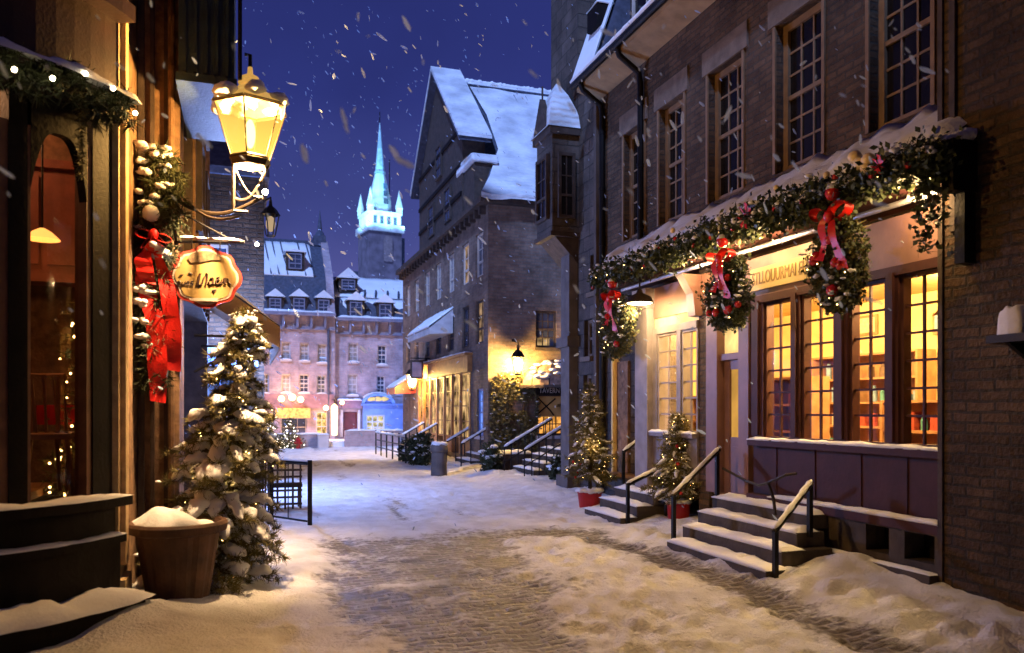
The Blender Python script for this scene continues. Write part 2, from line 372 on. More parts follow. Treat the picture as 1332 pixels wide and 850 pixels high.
def text(string, fr, u, z, d, size, m, parent, name='lettering', ext=.004, shear=0, width=None):
    cu = bpy.data.curves.new(name, 'FONT'); cu.body = string; cu.size = size; cu.extrude = ext; cu.shear = shear; cu.align_x = 'CENTER'; cu.align_y = 'CENTER'
    t = bpy.data.objects.new('tmp', cu); COL.objects.link(t); dg = bpy.context.evaluated_depsgraph_get()
    me = bpy.data.meshes.new_from_object(t.evaluated_get(dg)); bpy.data.objects.remove(t); bpy.data.curves.remove(cu)
    V = [v.co.copy() for v in me.vertices]; F = [tuple(p.vertices) for p in me.polygons]; bpy.data.meshes.remove(me)
    k = 1
    if width:
        w = max(v.x for v in V) - min(v.x for v in V); k = width/w
    mb = MB(); mb.add([fr.pt(u + fr.flip*v.x*k, z + v.y, d + v.z) for v in V], F)
    return mb.build(name, m, parent)
def light(name, loc, col, power, r=.06, kind='POINT', **kw):
    l = bpy.data.lights.new(name, kind); l.color = col; l.energy = power
    if kind in ('POINT', 'SPOT'): l.shadow_soft_size = r
    for k, v in kw.items(): setattr(l, k, v)
    o = bpy.data.objects.new(name, l); COL.objects.link(o); o.location = loc; return o
def aim(o, target): o.rotation_euler = (Vector(target) - o.location).to_track_quat('-Z', 'Y').to_euler()

# ------------------------------------------------------------------ vegetation
def needles(P, D, n, ln, w, spread, down=0.0):
    """n needle quads around each point P (k,3) with twig direction D (k,3)"""
    k = len(P); P = np.repeat(P, n, 0); D = np.repeat(D, n, 0)
    R = rng.normal(size=(k*n, 3)); R[:, 2] -= down
    d = D*(1-spread) + R/np.linalg.norm(R, axis=1, keepdims=True)*spread
    d /= np.linalg.norm(d, axis=1, keepdims=True) + 1e-9
    s = np.cross(d, rng.normal(size=d.shape)); s /= np.linalg.norm(s, axis=1, keepdims=True) + 1e-9
    L_ = ln*(.6 + .7*rng.random((k*n, 1))); W = w*(.7 + .6*rng.random((k*n, 1)))*.5
    a = P + rng.normal(size=P.shape)*ln*.12
    return np.stack([a - s*W, a + s*W, a + d*L_ + s*W*.35, a + d*L_ - s*W*.35], 1)
def fir(name, base, tip, R, label, layers=22, per=9, ln=.06, w=.011, nn=7, snow=1.0, bulbs=90, bulbm=None, group=None, cat='fir tree',
        step=.035, nm=None, sr=.045, droop=.28, br=.008, tprof=.85, baubles=0, low=.0, glow=0):
    base = Vector(base); tip = Vector(tip); H = (tip-base).length
    t = thing(name, base, label, cat, group)
    MB().tube([base.lerp(tip, k/8) + Vector((.02*noise.noise(Vector((k, 1, 0))), 0, 0)) for k in range(9)], [R*.075*(1 - k/9) + .008 for k in range(9)], 8).build('trunk', BARK, t)
    P = []; D = []; ends = []; sn = MB()
    for i in range(layers):
        f = low + (1-low)*(i + .4*random.random())/layers
        c = base.lerp(tip, f); L0 = R*(1 - f)**tprof + .05
        nb = max(3, int(per*(1 - .6*f))); off = random.random()*6.28
        for b in range(nb):
            q = off + 2*PI*b/nb + random.uniform(-.35, .35); L_ = L0*random.uniform(.5, 1.25)
            dr = Vector((math.cos(q), math.sin(q), 0)); n = max(3, int(L_/step)); prev = None; pts = []
            dp = droop*random.uniform(.5, 1.5)
            for k in range(n+1):
                s = k/n; p = c + dr*L_*s + Z*(L_*(.22*s - dp*1.6*s*s) + .02*random.uniform(-1, 1)); pts.append(p)
                if k: 
                    P.append(p); D.append((p-pts[-2]).normalized())
                    if s > .35 and k % 2 == 0:      # side twigs
                        sd = dr.cross(Z)*random.choice((-1, 1)); 
                        for z_ in (1, 2): P.append(p + (sd*.55 + dr*.4)*step*1.3*z_); D.append((sd*.7 + dr*.5).normalized())
            ends.append(pts)
            if random.random() < snow*(.75 if f > .15 else .5):
                k0 = int(len(pts)*random.uniform(.15, .55)); k1 = len(pts) - (0 if random.random() < .5 else random.randint(0, 2))
                if k1 - k0 >= 3: sn.pad([p + Z*.012 for p in pts[k0:k1]], sr*random.uniform(.6, 1.35)*(.6 + .6*min(1, L_/.4)), .52)
                for k in range(2):
                    p = random.choice(pts[len(pts)//3:]); sn.ball(p + Vector((random.gauss(0, .04), random.gauss(0, .04), .012)), sr*random.uniform(.2, .45), 6, 1.3, 1.2, .6, jit=.5)
    for k in range(6): P.append(tip - Z*.03*k); D.append(Vector((0, 0, 1)))
    P = np.array([tuple(p) for p in P]); D = np.array([tuple(p) for p in D])
    Q = needles(P, D, nn, ln, w, .62)
    quads('foliage', Q, nm or NEEDLE, t)
    if glow: light('string_light', base.lerp(tip, .45), (1, .60, .20), glow, .12)
    if sn.v: sn.build('snow', SNOW, t, smooth=True)
    if bulbs:
        mb = MB()
        for k in range(bulbs):
            e = random.choice(ends); p = e[int(len(e)*random.uniform(.55, .999))] + Vector((random.uniform(-1, 1), random.uniform(-1, 1), random.uniform(-1, .2)))*.03
            mb.ball(p, br*random.uniform(.7, 1.2), 5)
        o = mb.build('fairy_lights', bulbm or BULB, t); o['kind'] = 'stuff'
    for k in range(baubles):
        e = random.choice(ends[:int(len(ends)*.8)]); p = e[-1] + Vector((0, -.01, .0))
        MB().ball(p, R*.06, 10).build('bauble', REDBALL, t, smooth=True)
    return t
def leafcloud(pts, n, spread, size, seed=0):
    """broad leaf quads scattered about the given points"""
    P = np.array([tuple(p) for p in pts]); P = np.repeat(P, n, 0) + rng.normal(size=(len(P)*n, 3))*spread
    k = len(P); d = rng.normal(size=(k, 3)); d /= np.linalg.norm(d, axis=1, keepdims=True)
    s = np.cross(d, rng.normal(size=(k, 3))); s /= np.linalg.norm(s, axis=1, keepdims=True)
    L_ = size*(.6 + .8*rng.random((k, 1))); W = L_*.28
    return np.stack([P, P + d*L_*.5 + s*W, P + d*L_, P + d*L_*.5 - s*W], 1)

# ================================================================== GROUND
def sstep(a, b, x):
    t = max(0, min(1, (x-a)/(b-a))); return t*t*(3-2*t)
def nz(x, y, s=1, o=0): return noise.noise(Vector((x*s + o, y*s - o, o*.7)))
def fbm(x, y, s=1, o=0): return nz(x, y, s, o)*.6 + nz(x, y, s*2.3, o+5)*.3 + nz(x, y, s*5.1, o+9)*.15
def bare(x, y):
    w = .32*fbm(x, y, 1.1, 3)
    xl = .72 + .25*nz(x, y, .5, 1); xr = 2.35 + max(0, y-5)*.24
    b = sstep(xl-.25, xl+.3, x + w)*(1 - sstep(xr-.45, xr+.35, x + w*1.5))*(1 - sstep(9.9, 11.3, y + w*2 + .25*x*.3))
    g = math.exp(-((x - 4.35 - .12*math.sin(y*1.1))/.28)**2)*(1 - sstep(9.2, 10.2, y))*(.8 + .7*fbm(x, y, 2.2, 7))
    c = math.exp(-((y - 9.9 - .35*fbm(x, y, 1, 2))/.45)**2)*sstep(1.2, 2.5, x)*(1 - sstep(4.2, 5.2, x))*(.75 + .8*fbm(x, y, 2, 4))
    far = sstep(10.2, 12, y)*max(0, fbm(x*2.0 - .12*y, y*.35, .9, 11) - .02)*1.5*math.exp(-((x-2.6)/2.2)**2)
    tr = sstep(2.6, 3.2, x)*(1 - sstep(4.0, 4.6, x))*max(0, nz(x, y, 3.2, 21) + .1)*.5*(1 - sstep(9, 10, y))
    return max(0, min(1, max(b*(.68 + .80*fbm(x, y, 1.7, 13)), g, c, far, tr)))
FOOT = [(random.uniform(2.3, 4.2), random.uniform(3.8, 10)) for _ in range(330)] + [(random.uniform(-.2, 1.0), random.uniform(4.2, 11)) for _ in range(45)] + \
       [(random.uniform(4.0, 5.2), random.uniform(3.6, 12.5)) for _ in range(120)] + [(random.uniform(.6, 5), random.uniform(10.5, 20)) for _ in range(260)]
FB = {}
for fx, fy in FOOT: FB.setdefault((int(fx*2), int(fy*2)), []).append((fx, fy, random.uniform(.05, .10), random.uniform(.012, .030)))
def gheight(x, y, b):
    h = .075*(1-b) + .035*fbm(x, y, 1.2, 30)*(1 - .6*b) + .022*nz(x, y, 5, 31)*(1 - .5*b) + .014*nz(x, y, 11, 33)*(1 - .6*b)
    for i in (-1, 0, 1):
        for j in (-1, 0, 1):
            for fx, fy, r, dd in FB.get((int(x*2) + i, int(y*2) + j), ()):
                q = ((x-fx)/r)**2 + ((y-fy)/(r*1.5))**2
                if q < 4: h -= dd*(1 - sstep(.5, 1.7, q))*(1-b) - .007*math.exp(-((q-2.2)**2)*2.5)*(1-b)
    # chunky ridges along the gutter and piled banks by the buildings
    h += .13*math.exp(-((x-4.92)/.33)**2)*max(0, nz(x, y, 4.5, 40) + .35)*(1 - sstep(9, 10, y))
    h += (.07 + .07*sstep(4.6, 5.6, y))*sstep(4.9, 5.75, x)*(1 - sstep(6.15, 6.6, y))*(1 + .5*fbm(x, y, 1.5, 44) + .15*nz(x, y, 7, 45))
    h += .07*math.exp(-((x+.62)/.26)**2 - ((y-6.36)/.28)**2)
    h += .10*math.exp(-((x+.95)/.3)**2 - ((y-6.2)/.4)**2)
    h += .16*math.exp(-((x-5.45)/.35)**2 - ((y-6.35)/.3)**2)
    h += .20*sstep(5.0, 5.7, x)*sstep(8.4, 9, y)*(1 - sstep(30, 32, y))*(.45 + .7*abs(fbm(x, y, .9, 47)))
    h += .08*(1 - sstep(-.6, .75, x))*(1 + .35*fbm(x, y, 1.5, 50))*(1 - sstep(11, 13, y))
    h += .03*math.exp(-((x+.55)/.45)**2 - ((y-6.6)/.5)**2)
    return h
def buildground():
    xs = list(np.arange(-3.2, 8.2, .05)); ys = [3.4]
    while ys[-1] < 40: ys.append(ys[-1] + max(.045, (ys[-1])*.0065))
    nx = len(xs); vs = []; att = []
    for y in ys:
        for x in xs:
            b = bare(x, y); vs.append((x, y, gheight(x, y, b))); att.append(b)
    fs = [(j*nx + i, j*nx + i + 1, (j+1)*nx + i + 1, (j+1)*nx + i) for j in range(len(ys)-1) for i in range(nx-1)]
    me = bpy.data.meshes.new('road'); me.from_pydata(vs, [], fs); me.update()
    a = me.attributes.new('bare', 'FLOAT', 'POINT'); a.data.foreach_set('value', att)
    me.polygons.foreach_set('use_smooth', [True]*len(me.polygons))
    o = bpy.data.objects.new('road', me); COL.objects.link(o); o['kind'] = 'structure'
    m, nt, N, L, B = newmat('snowy_cobbles')
    geo = N.new('ShaderNodeNewGeometry'); at = N.new('ShaderNodeAttribute'); at.attribute_name = 'bare'
    nb = N.new('ShaderNodeTexNoise'); nb.inputs['Scale'].default_value = 9; nb.inputs['Detail'].default_value = 8; nb.inputs['Roughness'].default_value = .7
    L.new(geo.outputs['Position'], nb.inputs['Vector'])
    a1 = N.new('ShaderNodeMath'); a1.operation = 'MULTIPLY_ADD'; a1.inputs[1].default_value = 1.5; a1.inputs[2].default_value = -.75; L.new(nb.outputs['Fac'], a1.inputs[0])
    a2 = N.new('ShaderNodeMath'); L.new(a1.outputs[0], a2.inputs[0]); L.new(at.outputs['Fac'], a2.inputs[1])
    rp = N.new('ShaderNodeMapRange'); rp.interpolation_type = 'SMOOTHSTEP'; rp.inputs['From Min'].default_value = .25; rp.inputs['From Max'].default_value = .75; L.new(a2.outputs[0], rp.inputs['Value'])
    # cobbles
    wv = N.new('ShaderNodeTexNoise'); wv.inputs['Scale'].default_value = 3.1; wv.inputs['Detail'].default_value = 4; L.new(geo.outputs['Position'], wv.inputs['Vector'])
    ws = N.new('ShaderNodeVectorMath'); ws.operation = 'SCALE'; ws.inputs['Scale'].default_value = .075; L.new(wv.outputs['Color'], ws.inputs[0])
    wa = N.new('ShaderNodeVectorMath'); L.new(geo.outputs['Position'], wa.inputs[0]); L.new(ws.outputs[0], wa.inputs[1])
    br = N.new('ShaderNodeTexBrick'); br.inputs['Scale'].default_value = 1; br.inputs['Brick Width'].default_value = .21; br.inputs['Row Height'].default_value = .10
    br.inputs['Mortar Size'].default_value = .022; br.inputs['Mortar Smooth'].default_value = .5; br.inputs['Bias'].default_value = 0
    br.inputs['Color1'].default_value = (.050, .038, .031, 1); br.inputs['Color2'].default_value = (.115, .088, .072, 1); br.inputs['Mortar'].default_value = (.27, .25, .235, 1)
    L.new(wa.outputs[0], br.inputs['Vector'])
    mud = N.new('ShaderNodeMix'); mud.data_type = 'RGBA'; mud.inputs['A'].default_value = (.10, .080, .066, 1); L.new(br.outputs['Color'], mud.inputs['B'])
    n6 = N.new('ShaderNodeTexNoise'); n6.inputs['Scale'].default_value = 3; n6.inputs['Detail'].default_value = 7; L.new(geo.outputs['Position'], n6.inputs['Vector'])
    m6 = N.new('ShaderNodeMapRange'); m6.inputs['From Min'].default_value = .34; m6.inputs['From Max'].default_value = .56; L.new(n6.outputs['Fac'], m6.inputs['Value']); L.new(m6.outputs['Result'], mud.inputs['Factor'])
    sn = N.new('ShaderNodeValToRGB'); L.new(n6.outputs['Fac'], sn.inputs['Fac'])
    sn.color_ramp.elements[0].position = .3; sn.color_ramp.elements[0].color = (.60, .59, .60, 1); sn.color_ramp.elements[1].position = .65; sn.color_ramp.elements[1].color = (.80, .80, .83, 1)
    mx = N.new('ShaderNodeMix'); mx.data_type = 'RGBA'; L.new(rp.outputs['Result'], mx.inputs['Factor']); L.new(sn.outputs['Color'], mx.inputs['A']); L.new(mud.outputs['Result'], mx.inputs['B'])
    L.new(mx.outputs['Result'], B.inputs['Base Color'])
    ro = N.new('ShaderNodeMapRange'); ro.inputs['To Min'].default_value = .85; ro.inputs['To Max'].default_value = .48; L.new(rp.outputs['Result'], ro.inputs['Value']); L.new(ro.outputs['Result'], B.inputs['Roughness'])
    B.inputs['Specular IOR Level'].default_value = .3
    hs = N.new('ShaderNodeTexNoise'); hs.inputs['Scale'].default_value = 34; hs.inputs['Detail'].default_value = 8; hs.inputs['Roughness'].default_value = .6; L.new(geo.outputs['Position'], hs.inputs['Vector'])
    inv = N.new('ShaderNodeMath'); inv.operation = 'SUBTRACT'; inv.inputs[0].default_value = 1; L.new(br.outputs['Fac'], inv.inputs[1])
    hm = N.new('ShaderNodeMix'); hm.data_type = 'FLOAT'; L.new(rp.outputs['Result'], hm.inputs['Factor']); L.new(hs.outputs['Fac'], hm.inputs['A']); 
    h2 = N.new('ShaderNodeMath'); h2.operation = 'MULTIPLY_ADD'; h2.inputs[1].default_value = .8; L.new(inv.outputs[0], h2.inputs[0]); L.new(hs.outputs['Fac'], h2.inputs[2]); L.new(h2.outputs[0], hm.inputs['B'])
    bp = N.new('ShaderNodeBump'); bp.inputs['Strength'].default_value = .9; bp.inputs['Distance'].default_value = .05; L.new(hm.outputs['Result'], bp.inputs['Height']); L.new(bp.outputs[0], B.inputs['Normal'])
    me.materials.append(m)
buildground()
MB().poly([(-1500, -1500, -.12), (1500, -1500, -.12), (1500, 3000, -.12), (-1500, 3000, -.12)]).build('ground', SNOW, kind='structure')

# ================================================================== LEFT: BOW FRONTED CORNER SHOP
BC = Vector((-2.3, 7.3, 0)); BR = 1.5
def bowang(px, r=BR):
    d = ray(px, HY); d.z = 0; o = -BC; a = d.dot(d); b = 2*d.dot(o); c = o.dot(o) - r*r
    t = (-b - math.sqrt(max(0, b*b - 4*a*c)))/(2*a); p = d*t - BC; return math.atan2(p.y, p.x)
def arcwall(mb, a0, a1, r0, r1, z0, z1, n=10):
    vs = []; 
    for k in range(n+1):
        q = a0 + (a1-a0)*k/n
        for r, z in ((r0, z0), (r1, z0), (r1, z1), (r0, z1)): vs.append(BC + Vector((r*math.cos(q), r*math.sin(q), z)))
    fs = [(k*4 + i, k*4 + (i+1) % 4, (k+1)*4 + (i+1) % 4, (k+1)*4 + i) for k in range(n) for i in range(4)]
    fs += [(0, 1, 2, 3), (n*4+3, n*4+2, n*4+1, n*4)]
    mb.add(vs, fs); return mb
A0 = math.radians(-150); A1 = math.radians(-24)
shop = thing('corner_shop', (-2.3, 7.3, 0), 'dark corner shop with a curved bow window and snowy sills at left edge', 'shop building')
mb = MB(); mb.box(W0, -7, -3.7, 0, 22, -12, 9.5); mb.box(W0, -3.7, -1.42, 0, 22, 8.42, 9.5); mb.box(W0, -3.7, -1.8, 4.95, 22, 5.9, 8.42)  # unseen upper height added to keep moonlight off the near street
mb.box(W0, -3.7, -2.6, 0, 22, -12, 5.2); mb.box(W0, -7, 5.7, 0, 18, -14, -12.002); mb.build('wall', DARKWOOD, shop)  # last box: unseen wing behind the camera, added to cut sky light
mb = MB(); arcwall(mb, A0, A1, 0.4, 1.56, 0, .74, 24); arcwall(mb, A0, A1, .4, 1.52, .74, .98, 24); mb.parts('plinth', BLACKW, shop)
mb = MB(); arcwall(mb, A0, A1, 1.3, 1.66, .98, 1.055, 24); arcwall(mb, A0, A1, 1.45, 1.61, .70, .765, 24); mb.parts('sill', BLACKW, shop)
mb = MB(); arcwall(mb, A0, math.radians(-29), 1.563, 1.86, 0, .33, 24); mb.build('step', BLACKW, shop)
def arcsnow(a0, a1, r0, r1, z, h, parent, name='snow', n=60, gaps=0):
    vs = []; fs = []; s = random.random()*30
    for k in range(n+1):
        q = a0 + (a1-a0)*k/n; e = min(1, min(k, n-k)/2)**.5
        hh = h*e*max(.02, .6 + .9*noise.noise(Vector((k*.18 + s, 1, 0))) + .3*noise.noise(Vector((k*.6 + s, 4, 0))))
        for t, f in ((0, 0), (.02, .7), (.35, 1), (.7, .85), (.97, .5), (1.02, -.1)):
            r = r0 + (r1-r0)*t + .02*noise.noise(Vector((k*.5 + s, t, 2))); vs.append(BC + Vector((r*math.cos(q), r*math.sin(q), z + hh*f - .004)))
    for k in range(n):
        for i in range(5): fs.append((k*6+i, k*6+i+1, (k+1)*6+i+1, (k+1)*6+i))
    m = MB(); m.add(vs, fs); return m.build(name, SNOW, parent, smooth=True)
arcsnow(A0, A1, 1.5, 1.67, 1.055, .05, shop); arcsnow(A0, A1, 1.535, 1.62, .765, .035, shop); arcsnow(A0, math.radians(-27), 1.56, 1.90, .33, .16, shop)
ZT = 3.62; ZL = 3.86
p1, p2, p3, p4 = bowang(8), bowang(36), bowang(121), bowang(148)
gap = p3 - p2
lead = p1 - (p2 - p1)*0 
mb = MB()
for a, b in ((p1 + .01, p2), (p3, A1), (p1 - gap - .19, p1 - gap)): arcwall(mb, a, b, 1.36, 1.5, 1.055, ZL, 5)
mb.parts('post', BLACKW, shop)
mb = MB()
for a, b in ((p2, p2 + .018), (p3 - .03, p3), (p1 - .045, p1 + .01)): arcwall(mb, a, b, 1.38, 1.485, 1.055, ZT, 2)
mb.parts('casing', mat('brown_casing', (.16, .075, .04), .5, var=.3, scale=8), shop)
mb = MB()                                     # arched head of each pane
for a, b in ((p2 + .018, p3 - .03), (p1 - gap, p1 - .045)):
    n = 18
    for k in range(n):
        q0, q1 = a + (b-a)*k/n, a + (b-a)*(k+1)/n
        zz = [ZT - .42*abs(2*t-1)**3.2 for t in (k/n, (k+1)/n)]
        pp = []
        for r in (1.42, 1.49):
            pp += [BC + Vector((r*math.cos(q0), r*math.sin(q0), zz[0])), BC + Vector((r*math.cos(q1), r*math.sin(q1), zz[1])),
                   BC + Vector((r*math.cos(q1), r*math.sin(q1), ZL)), BC + Vector((r*math.cos(q0), r*math.sin(q0), ZL))]
        mb.add(pp, [(0, 1, 2, 3), (7, 6, 5, 4), (0, 4, 5, 1)])
mb.build('window_head', BLACKW, shop)
mb = MB()
for a, b in ((p2 + .018, p3 - .03), (p1 - gap, p1 - .045)):
    n = 8
    for k in range(n):
        q0, q1 = a + (b-a)*k/n, a + (b-a)*(k+1)/n
        mb.poly([BC + Vector((1.41*math.cos(q), 1.41*math.sin(q), z)) for q, z in ((q0, 1.06), (q1, 1.06), (q1, 3.7), (q0, 3.7))])
mb.build('pane', glassmat('smoky_glass', (.85, .74, .66), .10), shop)
mb = MB(); arcwall(mb, A0, A1, 1.3, 1.6, ZL, 4.02, 24); arcwall(mb, A0, A1, 1.3, 1.53, 4.02, 4.62, 24); arcwall(mb, A0, A1, 1.3, 1.68, 4.62, 4.74, 24); mb.build('fascia', REDWOOD, shop)
mb = MB(); arcwall(mb, A0, A1, 1.2, 1.36, 4.74, 9, 24); mb.build('upper_wall', BLACKW, shop)
mb = MB()
for a, b in ((bowang(32), bowang(44)), (bowang(112), bowang(130))): arcwall(mb, a, b, 1.36, 1.45, 4.74, 9, 3)
mb.parts('upper_post', REDWOOD, shop)
mb = MB(); arcwall(mb, bowang(46), bowang(110), 1.362, 1.372, 4.9, 8.5, 6); mb.build('upper_pane', DGLASS, shop)
# interior seen dimly through the glass
mb = MB(); mb.box(W0, -3.69, -1.5, .02, 4.9, 8.36, 8.41); mb.box(W0, -3.69, -3.62, .02, 4.9, 5.25, 8.36); mb.box(W0, -3.6, -1.42, 4.86, 4.94, 5.95, 8.35)
mb.build('interior_wall', mat('brown_interior', (.085, .032, .018), .8, var=.4, scale=3), shop)
mb = MB(); mb.box(W0, -3.6, -1.55, .99, 1.05, 6.6, 8.35); mb.build('interior_floor', SHELFW, shop)
cb = thing('wall_cabinet', (-2.1, 7.8, 2.4), 'red-brown panelled cabinet inside the dark bow window', 'cabinet')
mb = MB(); fr = FY(7.72)
mb.box(fr, -3.2, -1.15, 2.85, 3.75, -.22, 0); mb.box(fr, -3.25, -1.14, 3.75, 3.82, -.23, .05); mb.box(fr, -3.25, -1.14, 2.78, 2.85, -.23, .05)
mb.build('carcass', mat('red_cabinet', (.20, .060, .034), .5, var=.3, scale=6), cb)
for k in range(5):
    u = -3.22 + k*.41; mb = MB(); mb.box(fr, u, u + .35, 2.93, 3.68, .002, .025); mb.build('door', mat('red_cabinet', (0, 0, 0)), cb)
pl_ = thing('pendant_lamp', (-2.3, 7.2, 2.85), 'small amber pendant lamp glowing inside the dark bow window', 'lamp')
pc = onY(55, 312, 7.2)
ORG[pl_.name] = Vector((pc[0], 7.2, pc[1])); pl_.location = ORG[pl_.name]
MB().lathe((pc[0], 7.2, pc[1]), [(.02, .09), (.07, .06), (.13, 0)], 14).build('shade', mat('amber_shade', (.5, .2, .04), .5, emit=(1, .45, .1), estr=2.2), pl_)
MB().tube([(pc[0], 7.2, pc[1] + .08), (pc[0], 7.2, 4.86)], .008, 6).build('cord', IRON, pl_)
light('pendant_light', (pc[0], 7.15, pc[1] - .08), (1, .5, .16), 3, .05)
def chair(x, y, z, rz, label):
    t = thing('cafe_chair', (0, 0, 0), label, 'chair', 'chairs inside the bow window')
    MB().box(W0, -.2, .2, .42, .46, -.2, .2).build('seat', SHELFW, t)
    for a in (-1, 1):
        for b in (-1, 1): MB().tube([(a*.17, b*.17, .42), (a*.2, b*.2, 0)], .018, 6).build('leg', SHELFW, t)
    mb = MB(); mb.tube([(-.18, .19, .46), (-.2, .24, .92), (.2, .24, .92), (.18, .19, .46)], .018, 6)
    for k in (-.1, 0, .1): mb.tube([(k, .19, .46), (k, .24, .9)], .01, 5)
    mb.build('backrest', SHELFW, t); t.location = (x, y, z); t.rotation_euler.z = rz; return t
for px, y, rz, lb in ((48, 6.9, .4, 'wooden chair at the left side inside the dark bow window'), (85, 7.4, 2.6, 'wooden chair at the right side inside the dark bow window')):
    q = onY(px, 600, y); chair(q[0], y, 1.05, rz, lb)
q = onY(101, 440, 7.4)
fir('christmas_tree', (q[0], 7.4, 1.05), (q[0], 7.4, 2.6), .2, 'narrow lit christmas tree inside the dark bow window', layers=14, per=6, nn=3, ln=.06, w=.012, snow=0, bulbs=60, br=.01, cat='christmas tree')
q = onY(45, 545, 7.6)
ORG_t = thing('side_table', (q[0], 7.6, 1.05), 'round table with a red cloth inside the dark bow window', 'table')
MB().lathe((q[0]+.25, 7.6, 1.05), [(.02, 0), (.03, .02), (.03, .62), (.22, .64), (.22, .67), (0, .67)], 16).build('table_top', SHELFW, ORG_t)
MB().lathe((q[0]+.25, 7.6, 1.05), [(.24, .52), (.235, .68), (0, .685)], 16).build('cloth', RIBBON, ORG_t)
light('bow_interior', (-2.3, 7.0, 4.2), (1, .46, .20), 55, .15)

# garland over the bow window
gl = thing('evergreen_garland', BC + Vector((0, -1.6, 3.9)), 'evergreen garland with bright bulbs and snow above the bow window', 'garland', None)
pts = []; ga0, ga1 = math.radians(-130), A1
for k in range(150):
    q = ga0 + (ga1-ga0)*k/149
    for j in range(3): pts.append(BC + Vector(((1.62 + random.uniform(-.03, .06))*math.cos(q), (1.62 + random.uniform(-.03, .06))*math.sin(q), 3.93 + random.uniform(-.14, .1) - .05*math.sin(k*.25))))
P = np.array([tuple(p) for p in pts]); D = rng.normal(size=P.shape); D[:, 2] -= .6; D /= np.linalg.norm(D, axis=1, keepdims=True)
quads('foliage', needles(P, D, 14, .085, .011, .6, .2), NEEDLE2, gl)
arcsnow(ga0, A1, 1.5, 1.74, 4.0, .13, gl)
mb = MB()
for k in range(14):
    q = ga0 + (ga1-ga0)*(k + .5)/14; mb.ball(BC + Vector((1.75*math.cos(q), 1.75*math.sin(q), 3.93 + random.uniform(-.1, .08))), .017, 6)
o = mb.build('bulbs', emitmat('clear_bulb', (1, .82, .5), 32), gl)
mb = MB()
q = bowang(103, 1.62); c = BC + Vector((1.64*math.cos(q), 1.64*math.sin(q), 0))
quads('strand', needles(np.array([(c.x, c.y, 3.9 - .03*k) for k in range(20)]), np.array([(0, 0, -1.)]*20), 14, .05, .009, .7), NEEDLE, gl)

# cream pilaster and second building
b2 = thing('timber_house', (-.6, 8.2, 0), 'tall weathered timber house with a cream pilaster behind the bow shop', 'house')
mb = MB(); fr = FXp(-.89)
mb.box(fr, 6.68, 7.0, .0, 9, -.22, 0); mb.box(fr, 6.76, 6.92, .5, 9, 0.002, .04); mb.box(fr, 6.66, 7.04, 0, .4, -.22, .05)
mb.build('pilaster', GILT, b2)
mb = MB(); mb.box(fr, 7.0, 7.18, 0, 9, -.22, -.05); mb.box(fr, 7.18, 7.98, 0, 14, -.22, -.02); mb.build('side_wall', OLDWOOD, b2)
mb = MB(); mb.box(W0, -4, -.58, 0, 20, 8.0, 9.0); mb.build('wall', OLDWOOD, b2)  # raised above the view to block the moon
mb = MB(); fr = FY(8.0)
for k, u in enumerate((-.90, -.80, -.685)): mb.box(fr, u, u + (.05 if k != 1 else .035), 0, 14, .002, .05 - .012*k)
mb.parts('batten', DARKWOOD, b2)
mb = MB(); mb.tube([(-.62, 7.95, 0), (-.62, 7.95, 13)], .03, 8); mb.tube([(-.60, 8.02, 0), (-.575, 8.02, 14)], .05, 6); mb.parts('downpipe', OLDWOOD, b2)
gb = thing('shutter_box', (-.33, 7.8, 5.0), 'dark green boarded box overhanging the street above the lantern', 'bay box')
fr = FY(7.35); a = onY(232, 95, 7.35); b = onY(305, 80, 7.35)
mb = MB(); mb.box(fr, a[0], b[0], a[1], 9.5, -1.5, 0); mb.box(fr, a[0] - .02, b[0] + .02, a[1] - .07, a[1] - .002, -1.52, .03); mb.build('panel', GREEND, gb)
mb = MB()
for k in range(5): mb.box(fr, -.48 + k*.085, -.455 + k*.085, a[1] + .02, 9.4, .002, .018)
mb.parts('batten', GREEND, gb)
MB().tube([(b[0] + .045, 7.33, a[1]), (b[0] + .05, 7.33, 9.5)], .02, 6).build('rod', IRON, gb)
b2b = thing('cafe_house', (-.5, 11, 0), 'narrow dark house with a tan awning over its snowy terrace', 'house')
mb = MB(); mb.box(W0, -5, -.5, 3.0, 6.9, 9.0, 13); mb.box(W0, -5, -2.2, 0, 3.0, 9.0, 13); mb.box(W0, -2.2, -.5, 0, 3.0, 12.8, 13)
mb.build('wall', DARKWOOD, b2b)
mb = MB(); mb.prism([(-.3, 8.99, 6.92), (-.3, 13.2, 6.92), (-2.8, 13.2, 8.6), (-2.8, 8.99, 8.6)], (0, 0, .15)); mb.build('roof', SLATE, b2b)
fr = FXp(-.5)
for y in (9.6, 11.1):
    for z in (3.7, 5.3): window(Fr((-.497, 0, 0), (0, 1, 0), (1, 0, 0)), y, y + .8, z, z + 1.1, b2b, 2, 3, DARKWOOD, BGLASS, rec=-.0)
mb = MB()
for k in range(7): mb.box(fr, 9.05 + k*.64, 9.1 + k*.64, 3.02, 6.9, .002, .03)
mb.parts('batten', OLDWOOD, b2b)
mb = MB(); mb.prism([(-.5, 9.3, 3.22), (.40, 9.3, 2.62), (.40, 9.3, 2.58), (-.5, 9.3, 3.18)], (0, 3.3, 0)); mb.prism([(.402, 9.3, 2.60), (.402, 9.3, 2.36), (.39, 9.3, 2.36), (.39, 9.3, 2.60)], (0, 3.3, 0))
mb.prism([(-.5, 9.29, 3.18), (.40, 9.29, 2.59), (.40, 9.29, 2.38), (-.5, 9.29, 2.95)], (0, -.01, 0))
aw = mb.build('awning', TAN, b2b)
snowstrip(Fr((-.5, 0, 3.25), (0, 1, 0), (1, 0, 0)), 9.3, 12.6, .05, .9, -.02, .045, aw, slope=.6)
mb = MB()
